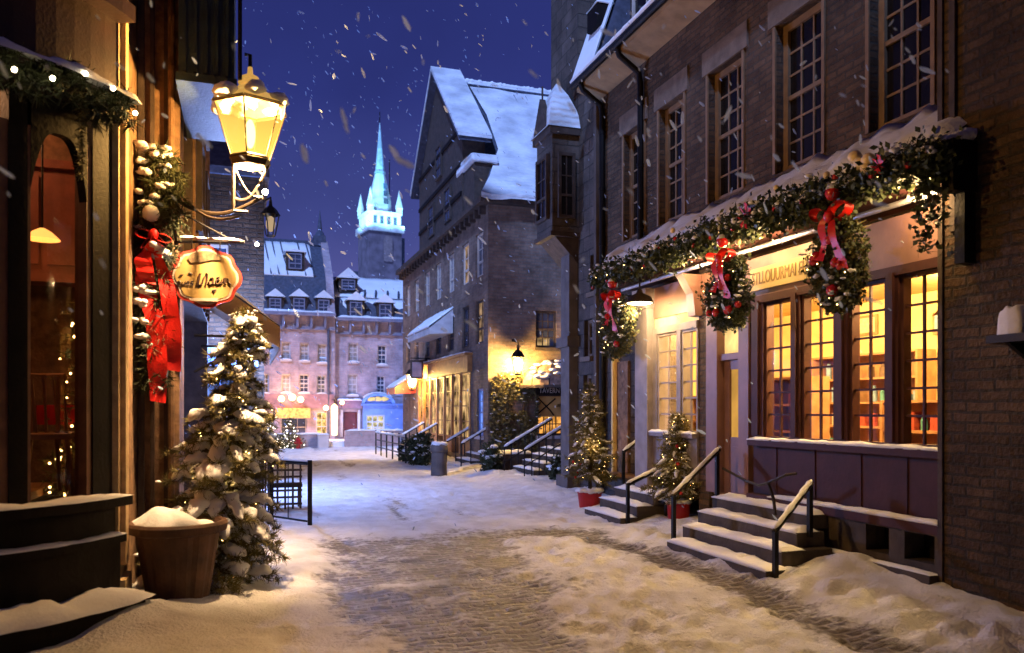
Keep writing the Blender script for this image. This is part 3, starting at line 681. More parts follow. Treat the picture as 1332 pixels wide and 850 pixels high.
for y in (9.35, 10.9, 12.5): mb.tube([(-.5, y, 2.5), (.38, y, 2.5)], .015, 5); mb.tube([(-.5, y, 2.1), (.2, y, 2.52)], .012, 5)
mb.parts('awning_pole', IRON, b2b)
fr = FXp(-2.2)
for y in (9.4, 11.2): window(Fr((-2.197, 0, 0), (0, 1, 0), (1, 0, 0)), y, y + 1.3, .9, 2.6, b2b, 2, 2, BLUEP, BLUEPANE, rec=0)
light('terrace_blue', (-1.3, 10.8, 2.3), (.25, .38, 1), 90, .2); light('far_left_blue', (.1, 16.0, 2.9), (.28, .42, 1), 1500, .25)
# third building closing the left side
b3 = thing('far_left_house', (-1.5, 17, 0), 'dark house with a blue lit shopfront beyond the fenced terrace', 'house')
fr = FY(17)
mb = MB(); holes = [(-.75, -.1, .5, 2.4), (-2.3, -1.0, .5, 2.4), (-.85, -.25, 3.6, 5.0), (-2.0, -1.4, 3.6, 5.0)]
holed(mb, fr, -4, .42, 0, 6.4, holes); mb.box(W0, -4, .42, 0, 6.4, 17.6, 19.5); mb.box(W0, .3, .42, 0, 6.4, 17.002, 17.6); mb.build('wall', BRICKD, b3)
for h in holes: window(fr, h[0], h[1], h[2], h[3], b3, 2, 3, BLUEP if h[2] < 1 else CREAM2, BLUEPANE if h[2] < 1 else BGLASS)
mb = MB(); mb.box(W0, -4.1, .52, 6.4, 6.55, 16.9, 19.6); mb.prism([(-4.1, 16.9, 6.55), (.52, 16.9, 6.55), (-.6, 18.4, 8.2), (-4.1, 18.4, 8.2)], (0, 1.2, 0)); mb.build('roof', SLATE, b3)
mb = MB(); mb.box(fr, -3.9, .3, 2.55, 2.95, .002, .1); mb.build('fascia', BLUEP, b3)

# ------------------------------------------------------------------ hanging oval sign
sg = thing('hanging_sign', (-.3, 7.8, 2.9), 'cream oval shop sign with red border hanging from an iron bar', 'sign')
fr = FY(7.8); cx_, cz_ = onY(268, 361, 7.8); rx = (onY(312, 361, 7.8)[0] - cx_); rz = onY(268, 323, 7.8)[1] - cz_
def lobed(s, n=64):
    r = []
    for k in range(n):
        q = 2*PI*k/n; w = 1 + .045*math.cos(8*q) + .03*math.cos(4*q)
        r.append((cx_ + rx*s*w*math.copysign(abs(math.cos(q))**.85, math.cos(q)), cz_ + rz*s*w*math.copysign(abs(math.sin(q))**.85, math.sin(q))))
    return r
MB().prism([fr.pt(u, z, -.02) for u, z in lobed(1.0)], fr.n*.045).build('board', mat('sign_red', (.30, .022, .012), .5, var=.2, bump=.05), sg)
MB().prism([fr.pt(u, z, .026) for u, z in lobed(.90)], fr.n*.004).build('rim_line', mat('sign_white', (.36, .29, .24), .5, var=.1, bump=0), sg)
MB().prism([fr.pt(u, z, .031) for u, z in lobed(.83)], fr.n*.004).build('face', mat('sign_cream', (.25, .165, .055), .5, var=.12, scale=9, bump=.05), sg)
INK = mat('sign_ink', (.035, .015, .008), .6, var=.2, bump=0)
def zp(x, y): return fr.pt(*(lambda q: (q[0], q[1]))(onY(215 + x/8.95, 310 + y/8.95, 7.8)), .040)
strokes = [[(372, 552), (385, 490), (403, 425), (412, 420), (400, 480), (385, 540), (400, 552), (430, 545)], [(425, 545), (455, 470), (480, 420), (495, 425), (488, 490), (475, 550)],
           [(560, 470), (530, 475), (510, 520), (520, 550), (545, 540), (565, 475), (560, 530), (575, 545)], [(590, 510), (625, 490), (630, 465), (605, 470), (590, 510), (600, 545), (630, 540), (645, 520)],
           [(645, 540), (660, 480), (655, 540), (690, 475), (700, 470), (692, 540)], [(700, 540), (722, 480), (732, 480), (735, 520), (765, 550)],
           [(205, 520), (200, 545), (220, 548), (238, 505), (235, 550)], [(285, 515), (260, 510), (262, 530), (280, 535), (275, 552), (250, 550)], [(330, 515), (305, 512), (305, 532), (328, 537), (320, 553), (296, 550)],
           [(175, 440), (215, 432), (190, 450)], [(275, 410), (320, 430), (290, 418)], [(550, 612), (595, 610)], [(572, 612), (572, 635)], [(160, 500), (180, 515), (175, 545)]]
mb = MB()
for i, s in enumerate(strokes): mb.tube([zp(x, y) for x, y in s], .0085 if i < 6 else .006, 6)
mb.build('lettering', INK, sg)
mb = MB(); mb.prism([zp(x, y) for x, y in ((265, 245), (300, 190), (380, 170), (470, 165), (560, 180), (640, 220), (660, 270), (560, 262), (420, 290), (300, 295))], fr.n*.004); mb.build('emblem', mat('sign_olive', (.10, .065, .03), .6, var=.7, scale=30, bump=0), sg)
mb = MB(); mb.prism([zp(x, y) for x, y in ((275, 705), (620, 705), (600, 745), (300, 735))], fr.n*.004); bn = mb.build('banner', mat('sign_white', (0, 0, 0)), sg)
mb = MB()
for k in range(11): mb.tube([zp(312 + k*27, 716), zp(316 + k*27, 736)], .003, 4)
for k in range(5): mb.tube([zp(316 + k*54, 716), zp(336 + k*54, 735)], .003, 4)
mb.build('small_lettering', INK, sg)
mb = MB(); a = onY(215, 309, 7.8); b = onY(318, 309, 7.8)
mb.tube([(-.62, 7.97, a[1]), (b[0], 7.8, a[1])], .014, 7); mb.tube([(-.60, 7.97, a[1] + .3), (-.1, 7.82, a[1] + .02)], .009, 6)
for u in (cx_ - .12, cx_ + .12): mb.tube([(u, 7.8, a[1]), (u, 7.8, cz_ + rz*.95)], .006, 5)
mb.build('bracket', IRON, sg)
snowstrip(Fr((0, 7.8, 0), (1, 0, 0), (0, -1, 0)), -.55, b[0], -.013, .013, a[1] + .012, .02, sg)

# ------------------------------------------------------------------ big street lantern
lx, ly = .065, 7.4
lz1 = onY(325, 141, ly)[1]; lz0 = onY(325, 207, ly)[1]; rt = .318; rb = .170
ln_ = thing('street_lantern', (lx, ly, lz0), 'large six sided lantern glowing yellow with snow on its roof', 'street lamp')
c = Vector((lx, ly, 0)); off = math.radians(20)
def hexp(r, z, k): q = off + k*PI/3; return c + Vector((r*math.cos(q), r*math.sin(q), z))
mb = MB()
for k in range(6):
    mb.tube([hexp(rb, lz0, k), hexp(rt, lz1, k)], .007, 6); mb.tube([hexp(rb, lz0, k), hexp(rb, lz0, k+1)], .014, 6); mb.tube([hexp(rt, lz1, k), hexp(rt, lz1, k+1)], .016, 6)
mb.lathe((lx, ly, 0), [(.155, lz0 - .07), (.165, lz0 - .06), (.188, lz0 - .02), (.17, lz0), (.15, lz0 - .01), (.145, lz0 - .07)], 6, off, off + 2*PI)
mb.build('frame', IRONB, ln_)
gm = bpy.data.materials.new('lamp_glass'); gm.use_nodes = True; nt = gm.node_tree; nt.nodes.clear()
tb = nt.nodes.new('ShaderNodeBsdfTransparent'); tb.inputs[0].default_value = (1, .86, .5, 1); em = nt.nodes.new('ShaderNodeEmission'); em.inputs[0].default_value = (1, .56, .10, 1)
geo = nt.nodes.new('ShaderNodeNewGeometry'); sx = nt.nodes.new('ShaderNodeSeparateXYZ'); nt.links.new(geo.outputs['Position'], sx.inputs[0])
mr = nt.nodes.new('ShaderNodeMapRange'); mr.inputs['From Min'].default_value = lz0; mr.inputs['From Max'].default_value = lz1; mr.inputs['To Min'].default_value = 1.75; mr.inputs['To Max'].default_value = 1.0
nt.links.new(sx.outputs['Z'], mr.inputs[0]); nt.links.new(mr.outputs[0], em.inputs[1])
x = nt.nodes.new('ShaderNodeMixShader'); x.inputs[0].default_value = .80; oo = nt.nodes.new('ShaderNodeOutputMaterial')
nt.links.new(tb.outputs[0], x.inputs[1]); nt.links.new(em.outputs[0], x.inputs[2]); nt.links.new(x.outputs[0], oo.inputs[0])
for k in range(6): MB().poly([hexp(rb*.985, lz0 + .01, k), hexp(rb*.985, lz0 + .01, k+1), hexp(rt*.985, lz1 - .01, k+1), hexp(rt*.985, lz1 - .01, k)]).build('pane', gm, ln_)
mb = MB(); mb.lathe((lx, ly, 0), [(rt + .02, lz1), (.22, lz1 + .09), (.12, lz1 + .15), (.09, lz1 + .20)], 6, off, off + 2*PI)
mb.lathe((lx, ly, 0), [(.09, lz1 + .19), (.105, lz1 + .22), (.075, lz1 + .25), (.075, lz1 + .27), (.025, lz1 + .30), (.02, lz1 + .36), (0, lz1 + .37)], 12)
lr = mb.build('roof', mat('amber_roof_glow', (.45, .28, .08), .4, var=.3, scale=20, emit=(1, .55, .12), estr=.55), ln_)  # roof emission imitates the lamp's bloom, no glass panels up there
mb = MB()
for k in range(26):
    q = random.random()*6.28; f = random.random(); r = (rt + .0)*(1-f) + .13*f
    mb.ball((lx + r*math.cos(q), ly + r*math.sin(q), lz1 + .035 + f*.135), .082*(1 - .3*f), 8, 1.2, 1.2, .65, jit=.4)
mb.build('snow', SNOW, lr, smooth=True)
MB().ball((lx, ly, lz0 + .22), .045, 12, 1, 1, 2.9).build('flame', FLAME, ln_, smooth=True)
mb = MB(); zz = onY(325, 72, ly)[1]
mb.tube([(lx, ly, lz1 + .34), (lx, ly, zz), (b[0] + .0, ly + .0, zz)], .017, 8); mb.build('hanger', IRON, ln_)
mb = MB(); zb = lz0 - .09
def curl(p0, p1, sag, n=14): 
    p0, p1 = Vector(p0), Vector(p1); return [p0.lerp(p1, k/n) + Z*(-sag*math.sin(PI*k/n)) for k in range(n+1)]
mb.tube(curl((lx - .14, ly, zb + .04), (lx - .14, ly, zb - .34), .0), .018, 7); mb.tube(curl((lx + .15, ly, zb + .05), (lx - .14, ly, zb - .27), .13), .014, 7); mb.tube(curl((lx - .15, ly, zb + .05), (lx + .10, ly, zb - .24), .10), .011, 7)
mb.tube(curl((lx + .10, ly, zb - .24), (-.585, 7.98, zb - .18), .14), .019, 7); mb.tube(curl((lx - .08, ly, zb - .42), (-.585, 7.98, zb - .08), .13), .013, 7)
mb.tube([(lx - .14, ly, zb - .34), (lx - .14, ly, zb - .38), (lx - .02, ly, zb - .38)], .016, 7); mb.tube([(-.585, 7.975, zb - .6), (-.585, 7.975, zb + .15)], .024, 7)
mb.build('scroll_bracket', IRONB, ln_)

# smaller lanterns beyond
def small_lantern(loc, s, label, wall=None, cat='lantern', power=30, col=(1, .62, .22), mat_=None, em=LAMPE):
    x, y, z = loc; t = thing('wall_lantern', loc, label, cat)
    mb = MB(); 
    for k in range(6):
        q = k*PI/3; p = lambda r, zz: (x + r*math.cos(q), y + r*math.sin(q), z + zz)
        mb.tube([p(.07*s, -.2*s), p(.13*s, .12*s)], .010*s, 5)
    mb.lathe((x, y, z), [(0, -.24*s), (.06*s, -.23*s), (.075*s, -.2*s)], 6); mb.lathe((x, y, z), [(.155*s, .12*s), (.09*s, .22*s), (.03*s, .27*s), (.02*s, .36*s), (0, .38*s)], 6)
    mb.build('frame', mat_ or IRON, t)
    MB().ball((x, y, z - .02*s), .075*s, 10, 1, 1, 1.7).build('globe', em, t, smooth=True)
    if wall is not None:
        w = Vector(wall); p = Vector(loc)
        mb = MB(); mb.tube([p + Z*.34*s, p + Z*.40*s, w + Z*.40*s], .016*s, 6); mb.ball(w + Z*.40*s, .03*s, 6); mb.build('bracket', IRON, t)
    return t
q = onY(352, 290, 16.6); small_lantern((q[0], 16.6, q[1]), 1.25, 'dark lantern below the large yellow lantern at the far house corner', (.43, 16.9, q[1]), em=emitmat('faint_globe', (1, .7, .4), .5))
q = onY(345, 250, 15.5)
sb = thing('star_lamp', (q[0], 15.5, q[1]), 'tiny brilliant white bulb on a wire below the large lantern', 'bulb')
MB().ball((q[0], 15.5, q[1]), .055, 8).build('bulb', emitmat('brilliant_bulb', (1, .86, .6), 60), sb); MB().tube([(q[0], 15.5, q[1] + .04), (q[0] - .02, 16.0, q[1] + .1), (.43, 17.05, q[1] + .2)], .01, 5).build('wire', IRON, sb)
q = onY(334, 318, 16.0)
sb = thing('star_lamp', (q[0], 16.0, q[1]), 'small bright bulb right of the oval shop sign', 'bulb')
MB().ball((q[0], 16, q[1]), .04, 8).build('bulb', MATS['brilliant_bulb'], sb); MB().tube([(q[0], 16, q[1] + .03), (q[0], 16.4, q[1] + .06), (.3, 17.0, q[1] + .1)], .008, 5).build('wire', IRON, sb)

# ------------------------------------------------------------------ wall swag with red bow on the timber house
sw = thing('wall_swag', (-.72, 7.9, 2.4), 'tall evergreen swag with snow and a long red ribbon on the timber wall', 'christmas swag')
fr = FY(7.86)
def S(px, py, d=0): q = onY(px, py, 7.86); return fr.pt(q[0], q[1], d)
pts = []
for k in range(260):
    t = k/259; px = 203 + 6*math.sin(t*9) + (8 if t < .3 else -8*(t-.3)); w = 17 + 10*math.sin(min(1, t*1.3)*PI)
    for j in range(2): pts.append(S(px + random.uniform(-w, w), 200 + 305*t, random.uniform(.02, .18)))
P = np.array([tuple(p) for p in pts]); D = rng.normal(size=P.shape); D[:, 2] -= .9; D[:, 1] -= .3; D /= np.linalg.norm(D, axis=1, keepdims=True)
quads('foliage', needles(P, D, 16, .10, .010, .55, .2), NEEDLE2, sw)
mb = MB()
for px, py, r in ((196, 198, 9), (214, 200, 6), (206, 208, 8), (186, 215, 6), (216, 222, 5), (190, 230, 7), (210, 248, 8), (220, 247, 6), (183, 255, 6), (190, 270, 6), (205, 262, 6), (208, 330, 11), (204, 338, 8), (214, 336, 7), (186, 380, 10), (180, 395, 7), (190, 398, 8), (196, 408, 5), (188, 420, 7), (190, 440, 7), (196, 452, 6), (185, 300, 5)):
    mb.clump(S(px, py, .15), r*8.2/1036, 7, .62)
mb.build('snow', SNOW, sw, smooth=True)
def ribbon(pts, m, parent, name='ribbon_tail', d=.2):
    """pts: list of (px, py, halfwidth px)"""
    n = 14; L_ = []; R_ = []
    for k in range(n+1):
        f = k/n*(len(pts)-1); i = min(int(f), len(pts)-2); t = f - i; a, b = pts[i], pts[i+1]
        px, py, w = (a[j] + (b[j]-a[j])*t for j in range(3)); dd = d + .02*math.sin(k*1.3); L_.append(S(px-w, py, dd)); R_.append(S(px+w, py + w*.3, dd + .035*math.sin(k*.9)))
    mb = MB(); mb.add(L_ + R_, [(k, k+1, n+2+k, n+1+k) for k in range(n)]); return mb.build(name, m, parent, smooth=True)
ribbon([(196, 330, 4), (190, 365, 13), (205, 420, 12), (208, 470, 13), (208, 522, 10)], RIBBON, sw)
ribbon([(206, 330, 4), (219, 370, 10), (228, 430, 11), (226, 482, 11)], RIBBON, sw)
ribbon([(203, 318, 3), (190, 345, 12), (196, 372, 10)], RIBBON, sw, d=.23)
for sg, rx_, ry_, tl in ((-1, 11, 11, -4), (1, 11, 10, 5), (-1, 7, 9, 12), (1, 8, 8, 12)):
    n = 14; vs = []
    for k in range(n+1):
        a = 2*PI*k/n; px = 203 + sg*(rx_ - rx_*math.cos(a)); py = 310 + tl*(1 - math.cos(a))*.6 + ry_*.55*math.sin(a)
        vs += [S(px, py, .14 + .02*math.sin(a)), S(px + 1.5*sg, py + 5, .26 + .02*math.sin(a))]
    mb = MB(); mb.add(vs, [(2*k, 2*k+1, 2*k+3, 2*k+2) for k in range(n)]); mb.build('bow_loop', RIBBON, sw, smooth=True)
MB().ball(S(203, 312, .22), .045, 12, 1, .8, 1.2, jit=.2).build('bow_knot', RIBBON, sw, smooth=True)
MB().ball(S(199, 284, .18), 10*7.6/1036, 12, jit=.1).build('ball', SNOW, sw, smooth=True)

# ------------------------------------------------------------------ planter and snowy fir
pt_ = thing('wooden_planter', (-.5, 6.85, 0), 'large brown staved tub heaped with snow at left', 'planter')
gx, gy = onG(228, 803); c = Vector((gx + .02, gy + .06, 0)); ORG[pt_.name] = c.copy(); pt_.location = c
zt = onY(230, 680, c.y - .1)[1]
mb = MB(); vs = []; n = 44
prof = [(.20, .02), (.225, .05), (.325, zt - .10), (.335, zt - .09), (.375, zt - .08), (.385, zt - .02), (.37, zt), (.335, zt), (.32, zt - .12), (0, zt - .14)]
for r, z in prof:
    for k in range(n):
        q = 2*PI*k/n; rr = r - (.012 if (k % 4 == 0 and .04 < z < zt - .095) else 0); vs.append(c + Vector((rr*math.cos(q), rr*math.sin(q), z)))
mb.add(vs, [(i*n + k, i*n + (k+1) % n, (i+1)*n + (k+1) % n, (i+1)*n + k) for i in range(len(prof)-1) for k in range(n)])
mb.build('tub', TERRA, pt_)
mb = MB()
mb.heap(c + Vector((-.09, -.08, zt - .05)), .27, .17, 40, 16, 1.5, .55); mb.heap(c + Vector((.10, .05, zt - .10)), .22, .10, 30, 10, 2, .4)
0 and mb.pad([c + Vector((-.17 + .02*k, -.30 - .035*k + .006*k*k, zt + .03 - .012*k*k)) for k in range(6)], .07, .5)
mb.build('snow', SNOW, pt_, smooth=True)
ty = 7.5; tx = onY(268, 764, 7.75)[0]; 
fir('fir_tree', (tx, ty + .25, .0), (onY(320, 402, ty + .15)[0], ty + .15, onY(320, 402, ty + .15)[1]), .52, 'leaning snow covered fir lit yellow beside the brown tub', layers=32, per=13, ln=.065, w=.0080, nn=13, snow=1.25, glow=75, bulbs=150, sr=.066, droop=.24, br=.006, tprof=.62, step=.032)

# ------------------------------------------------------------------ terrace fence
fence = thing('terrace_fence', (.89, 11.4, 0), 'black iron fence around the terrace left of the street', 'fence')
P0 = Vector(onG(403, 690) + (0,)); P1 = Vector(onG(353, 682) + (0,)); P2 = Vector(onG(326, 655) + (0,))
hF = .93
for a, b in ((P0, P1), (P1, P2)):
    mb = MB(); mb.tube([a + Z*hF, b + Z*hF], .026, 6); mb.tube([a + Z*.12, b + Z*.12], .016, 6)
    n = 4 if a is P0 else 8
    if a is not P0:
        for k in range(1, n): p = a.lerp(b, k/n); mb.tube([p + Z*.12, p + Z*hF], .011, 5)
    else:
        mb.tube([a.lerp(b, .55) + Z*.12, a.lerp(b, .55) + Z*hF], .008, 5)
    mb.build('rail', IRON, fence); 
for p in (P0, P1, P2): MB().box(Fr((p.x, p.y, 0), (1, 0, 0), (0, 1, 0)), -.03, .03, -.05, hF + .05, -.03, .03).build('post', IRON, fence)
snowtube([P0 + Z*(hF + .03), P1 + Z*(hF + .03)], .014, fence); snowtube([P1 + Z*(hF + .03), P2 + Z*(hF + .03)], .022, fence)
lat = thing('lattice_chair', (.4, 12.9, 0), 'stack of dark slatted terrace chairs behind the iron fence', 'chairs')
mb = MB(); o_ = Vector((*onG(372, 672), 0)) + Vector((0, .35, 0))
for k in range(5): mb.box(Fr(o_, (1, 0, 0), (0, 1, 0)), -.25 + k*.12, -.22 + k*.12, 0.02, .86, -.02, .02)
for k in range(7): mb.box(Fr(o_, (1, 0, 0), (0, 1, 0)), -.26, .27, .14 + k*.11, .175 + k*.11, -.028, -.021)
mb.build('backrest', DARKWOOD, lat)
mb = MB(); mb.box(Fr(o_, (1, 0, 0), (0, 1, 0)), -.27, .28, .42, .47, .022, .5); mb.build('seat', DARKWOOD, lat)
for a in (-.25, .23): MB().box(Fr(o_, (1, 0, 0), (0, 1, 0)), a, a + .04, 0, .42, .45, .49).build('leg', DARKWOOD, lat)
snowstrip(Fr(o_, (1, 0, 0), (0, 1, 0)), -.26, .27, .03, .5, .47, .06, lat)

# ================================================================== RIGHT: BRICK SHOP
XW = 6.15; XS = 5.8                               # brick wall plane, shopfront plane
fw_ = FX(XW); fs_ = FX(XS)
rs = thing('brick_shop', (XW, 9, 0), 'brown brick house with tall sash windows over a lit purple shopfront', 'shop building')
UP = [(812, 838, 176, 318), (858, 890, 140, 295), (922, 966, 92, 262), (1010, 1070, 12, 222), (1132, 1212, -70, 172)]
holes = []
for a, b, t, bt in UP:
    yb, _ = onX(a, (t), XW); ya, _ = onX(b, t, XW); zt_ = onX(b, t + (0 if a > 1100 else (12 if a < 900 else -8)), XW)[1]; 
    holes.append((ya, yb, 4.35, 0))
ztop = 6.35
holes = [(h[0], h[1], 4.55, ztop) for h in holes]
YN, YF = 5.0, 13.15
mb = MB(); holed(mb, fw_, YN, YF, 3.4, 7.35, holes, .22); 
sd = [onX(905, 500, XW)[0]]
mb.build('wall', BRICK, rs)
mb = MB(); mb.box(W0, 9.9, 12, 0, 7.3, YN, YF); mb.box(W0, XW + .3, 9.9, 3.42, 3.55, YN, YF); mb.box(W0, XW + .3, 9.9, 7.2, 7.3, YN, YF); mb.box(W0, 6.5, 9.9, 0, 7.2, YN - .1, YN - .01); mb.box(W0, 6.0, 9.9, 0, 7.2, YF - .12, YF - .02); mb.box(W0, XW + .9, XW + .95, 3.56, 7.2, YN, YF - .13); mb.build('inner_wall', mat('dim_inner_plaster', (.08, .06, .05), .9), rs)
for h in holes:
    w = window(fw_, h[0], h[1], h[2], h[3], rs, 3, 6, CREAM, DGLASS, rec=.17, fw=.085, bw=.026)
    mb = MB(); mb.box(fw_, h[0] - .13, h[1] + .13, h[3] + .002, h[3] + .34, -.1, .03); mb.build('lintel', LINTEL, w)
    mb = MB()
    for a, b in ((h[0] - .05, h[0] - .002), (h[1] + .002, h[1] + .05)): mb.box(fw_, a, b, h[2], h[3] - .002, -.15, .022)
    mb.parts('casing', CREAM, w)
# eaves, gutter, roof
ze = 7.5
mb = MB(); mb.prism([(XW, YN, 7.3), (5.72, YN, 7.42), (5.72, YN, 7.52), (XW, YN, 7.52)], (0, YF + .1 - YN, 0)); mb.build('soffit', mat('tan_soffit', (.30, .19, .09), .7), rs)
mb = MB(); mb.tube([(5.66, YN, 7.52), (5.66, YF + .15, 7.52)], .06, 10); g = mb.build('gutter', IRON, rs)
mb = MB(); mb.prism([(5.6, YN, 7.56), (9.5, YN, 10.2), (9.5, YN, 10.05), (5.75, YN, 7.53)], (0, YF + .1 - YN, 0)); rf = mb.build('roof', SLATE, rs)
snowstrip(Fr((5.62, 0, 7.6), (0, 1, 0), (-1, 0, 0)), YN, YF + .12, -2.5, .03, 1.65, .14, rf, slope=1.66, nd=8, step=.1)
for yy, xx in ((12.95, 0), (onX(838, 200, XW)[0], 1)):
    mb = MB(); mb.tube([(5.66, yy, 7.46), (5.7, yy, 7.35), (6.05, yy, 7.12), (6.08, yy, 6.95), (6.08, yy, 4.2 if xx else .3)], .05, 10)
    for z in (6.6, 5.6, 4.6): mb.tube([(6.08, yy, z), (6.08, yy, z + .05)], .062, 10)
    mb.build('downpipe', IRON, rs)
dm = MB(); q = onX(850, 20, 6.9)
dm.box(W0, 6.7, 8.6, 7.9, 9.6, q[0] - .9, q[0] + .5); dd = dm.build('dormer', DARKWOOD, rs); window(FX(6.7), q[0] - .7, q[0] + .3, 8.3, 9.4, rs, 2, 3, CREAM2, DGLASS, rec=-.002)
# near brick pier
pr = thing('brick_pier', (5.95, 4, 0), 'dark brick wall at the right edge with a snowy iron shelf', 'wall')
YP = onX(1228, 500, 5.72)[0]
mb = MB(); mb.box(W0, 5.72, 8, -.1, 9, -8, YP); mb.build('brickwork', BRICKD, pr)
mb = MB(); mb.box(W0, 5.7, 5.9, -.1, 9, YP + .002, YP + .05); mb.box(W0, 5.69, 5.718, 3.2, 9, onX(1245, 400, 5.72)[0], onX(1238, 400, 5.72)[0]); mb.build('corner_trim', DARKWOOD, pr)
sh = thing('wall_shelf', (5.6, 3.9, 2.3), 'black iron wall bracket carrying a block of snow at right edge', 'shelf')
ya, za = onX(1300, 443, 5.6); yb = onX(1345, 447, 5.6)[0]
mb = MB(); mb.box(FX(5.72), yb - .1, ya, za - .03, za + .03, 0.002, .26); mb.prism([(5.715, (ya+yb)/2 - .02, za - .032), (5.5, (ya+yb)/2 - .02, za - .032), (5.715, (ya+yb)/2 - .02, za - .16)], (0, .04, 0)); mb.build('bracket', IRON, sh)
mb = MB(); 
mb.heap((5.59, onX(1326, 440, 5.6)[0], za + .028), .115, .21, 40, 18, 9, .08, .55)
mb.build('snow', SNOW, sh, smooth=True)

# ---- shopfront
def yS(px, X=XS): return onX(px, 500, X)[0]
ZF = .62; ZSILL = 1.34; ZHEAD = 2.98; ZFAS = 3.5
YE = yS(834)                                      # far end of shopfront
win = [(1168, 1224), (1102, 1151), (1040, 1084), (992, 1028)]
mb = MB()
mb.box(fs_, yS(1232), yS(962), ZHEAD + .06, ZFAS, -.25, 0)
mb.box(fs_, yS(962), YE, ZHEAD + .06, ZFAS, -.25, -.03); 
mb.build('header', MAUVE, rs)
# mullions / pilasters
mb = MB()
edges = [1232] + [e for a, b in win for e in (b, a)] + [976]
for i in range(0, len(edges), 2):
    a, b = yS(edges[i]), yS(edges[i+1])
    mb.box(fs_, a, b, ZSILL + .003, ZHEAD + .058, -.16, -.002)
    if b - a > .12: mb.box(fs_, a + (b-a)*.25, a + (b-a)*.75, ZSILL + .05, ZHEAD, 0, .03)
mb.parts('mullion', PURPLE, rs)
mb = MB(); 
for a, b, z0, z1, d in ((1232, 976, ZHEAD - .03, ZHEAD + .057, .012), (1232, 980, ZSILL - .075, ZSILL, .09)): mb.box(fs_, yS(a), yS(b), z0, z1, -.15, d)
mb.parts('sill', PURPLE, rs)
for a, b in win:
    o = window(fs_, yS(b) + .002, yS(a) - .002, ZSILL + .002, ZHEAD - .032, rs, 2, 6, PURPLE, GLASS, rec=.1, fw=.035, bw=.022, mid=False, name='shop_window')
snowstrip(fs_, yS(1232), yS(980), .0, .10, ZSILL, .035, rs)
# stall riser with panels, base rail, plinth
mb = MB(); mb.box(fs_, yS(1232), yS(980), .70, ZSILL - .078, -.2, 0); mb.build('stall_riser', PURPLE, rs)
mb = MB()
for e in (1180, 1120, 1060, 1010): mb.box(fs_, yS(e) - .012, yS(e) + .012, .72, ZSILL - .08, .0015, .012)
mb.box(fs_, yS(1232), yS(980), .60, .697, -.2, .10); mb.parts('moulding', PURPLE, rs)
snowstrip(fs_, yS(1232), yS(1008), .0, .115, .697, .04, rs)
mb = MB(); fp = FX(5.62)
vents = [(yS(1211, 5.7), yS(1172, 5.7)), (yS(1152, 5.7), yS(1122, 5.7))]
holed(mb, FX(5.74), yS(1232), yS(980), -.1, .6, [(a, b, .33, .58) for a, b in vents], .25)
mb.box(FX(5.74), yS(1232), yS(1070), -.1, .26, 0, .14); mb.build('plinth', STONEB, rs)
snowstrip(FX(5.74), yS(1232), yS(1080), .0, .14, .26, .018, rs)
mb = MB()
for a, b in vents: mb.box(FX(5.74), a, b, .33, .58, -.24, -.23)
mb.parts('vent', BLACKW, rs)
# door zone
ysd0, ysd1 = yS(976), yS(918)
mb = MB(); mb.box(fs_, yS(976), yS(963), ZF, ZHEAD + .058, -.18, .03); mb.box(fs_, yS(934), yS(920), ZF, ZHEAD + .058, -.18, .02); mb.box(fs_, yS(963), yS(934), 2.32, 2.40, -.16, -.02)
mb.box(fs_, yS(963), yS(934), ZHEAD - .06, ZHEAD + .056, -.16, -.02); mb.build('door_frame', MAUVE, rs)
mb = MB(); da, db = yS(963) + .002, yS(934) - .002; wd = db - da
mb.box(fs_, da, da + .1*1, ZF, 2.318, -.15, -.09); mb.box(fs_, db - .12, db, ZF, 2.318, -.15, -.09); mb.box(fs_, da + .1, db - .12, ZF, 1.34, -.15, -.095); mb.box(fs_, da + .1, db - .12, 2.2, 2.318, -.15, -.095)
mb.box(fs_, da + .16, db - .18, .75, 1.22, -.095, -.082)
dr = mb.build('door', MAUVE, rs); MB().poly([fs_.pt(u, z, -.12) for u, z in ((da + .1, 1.34), (db - .12, 1.34), (db - .12, 2.2), (da + .1, 2.2))]).build('door_pane', emitmat('amber_frosted_pane', (1, .50, .10), .62, var=.25, scale=2), dr)
MB().ball(fs_.pt(da + .05, 1.55, -.06), .03, 8).build('handle', GOLDBALL, dr)
MB().poly([fs_.pt(u, z, -.1) for u, z in ((da, 2.4), (db, 2.4), (db, ZHEAD - .06), (da, ZHEAD - .06))]).build('transom', emitmat('bright_transom', (1, .64, .22), 1.1, var=.4, scale=3), rs)
mb = MB(); mb.box(fs_, yS(918), yS(905), .05, ZHEAD + .6, -.3, -.05); mb.build('brick_pilaster', BRICK, rs)
# side windows
SWN = [(884, 912), (853, 879)]
za_ = 2.80; zb_ = 1.36
mb = MB(); zs0 = ZHEAD + .06
mb.box(fs_, yS(905), yS(834), .70, zb_ - .06, -.25, -.02); mb.box(fs_, yS(905), yS(834), za_, za_ + .1, -.2, -.01); mb.box(fs_, yS(884) , yS(879), zb_, za_, -.2, -.012); mb.box(fs_, yS(853), yS(848), zb_, za_, -.2, -.012); mb.build('window_surround', GREYP, rs)
mb = MB(); mb.box(fs_, yS(905), yS(846), zb_ - .06, zb_ - .002, -.2, .06); mb.build('sill', GREYP, rs); snowstrip(fs_, yS(905), yS(846), -.02, .07, zb_, .04, rs)
for a, b in SWN: window(fs_, yS(min(b, 905)) + .002, yS(a) - .002, zb_, za_ - .002, rs, 2, 6, GREYP, GLASS, rec=.1, fw=.035, bw=.022, mid=False, name='shop_window')
MB().box(fs_, yS(905), yS(848), za_ + .102, ZFAS, -.1, -.05).build('transom_panel', mat('cream_panel', (.60, .45, .24), .7), rs)
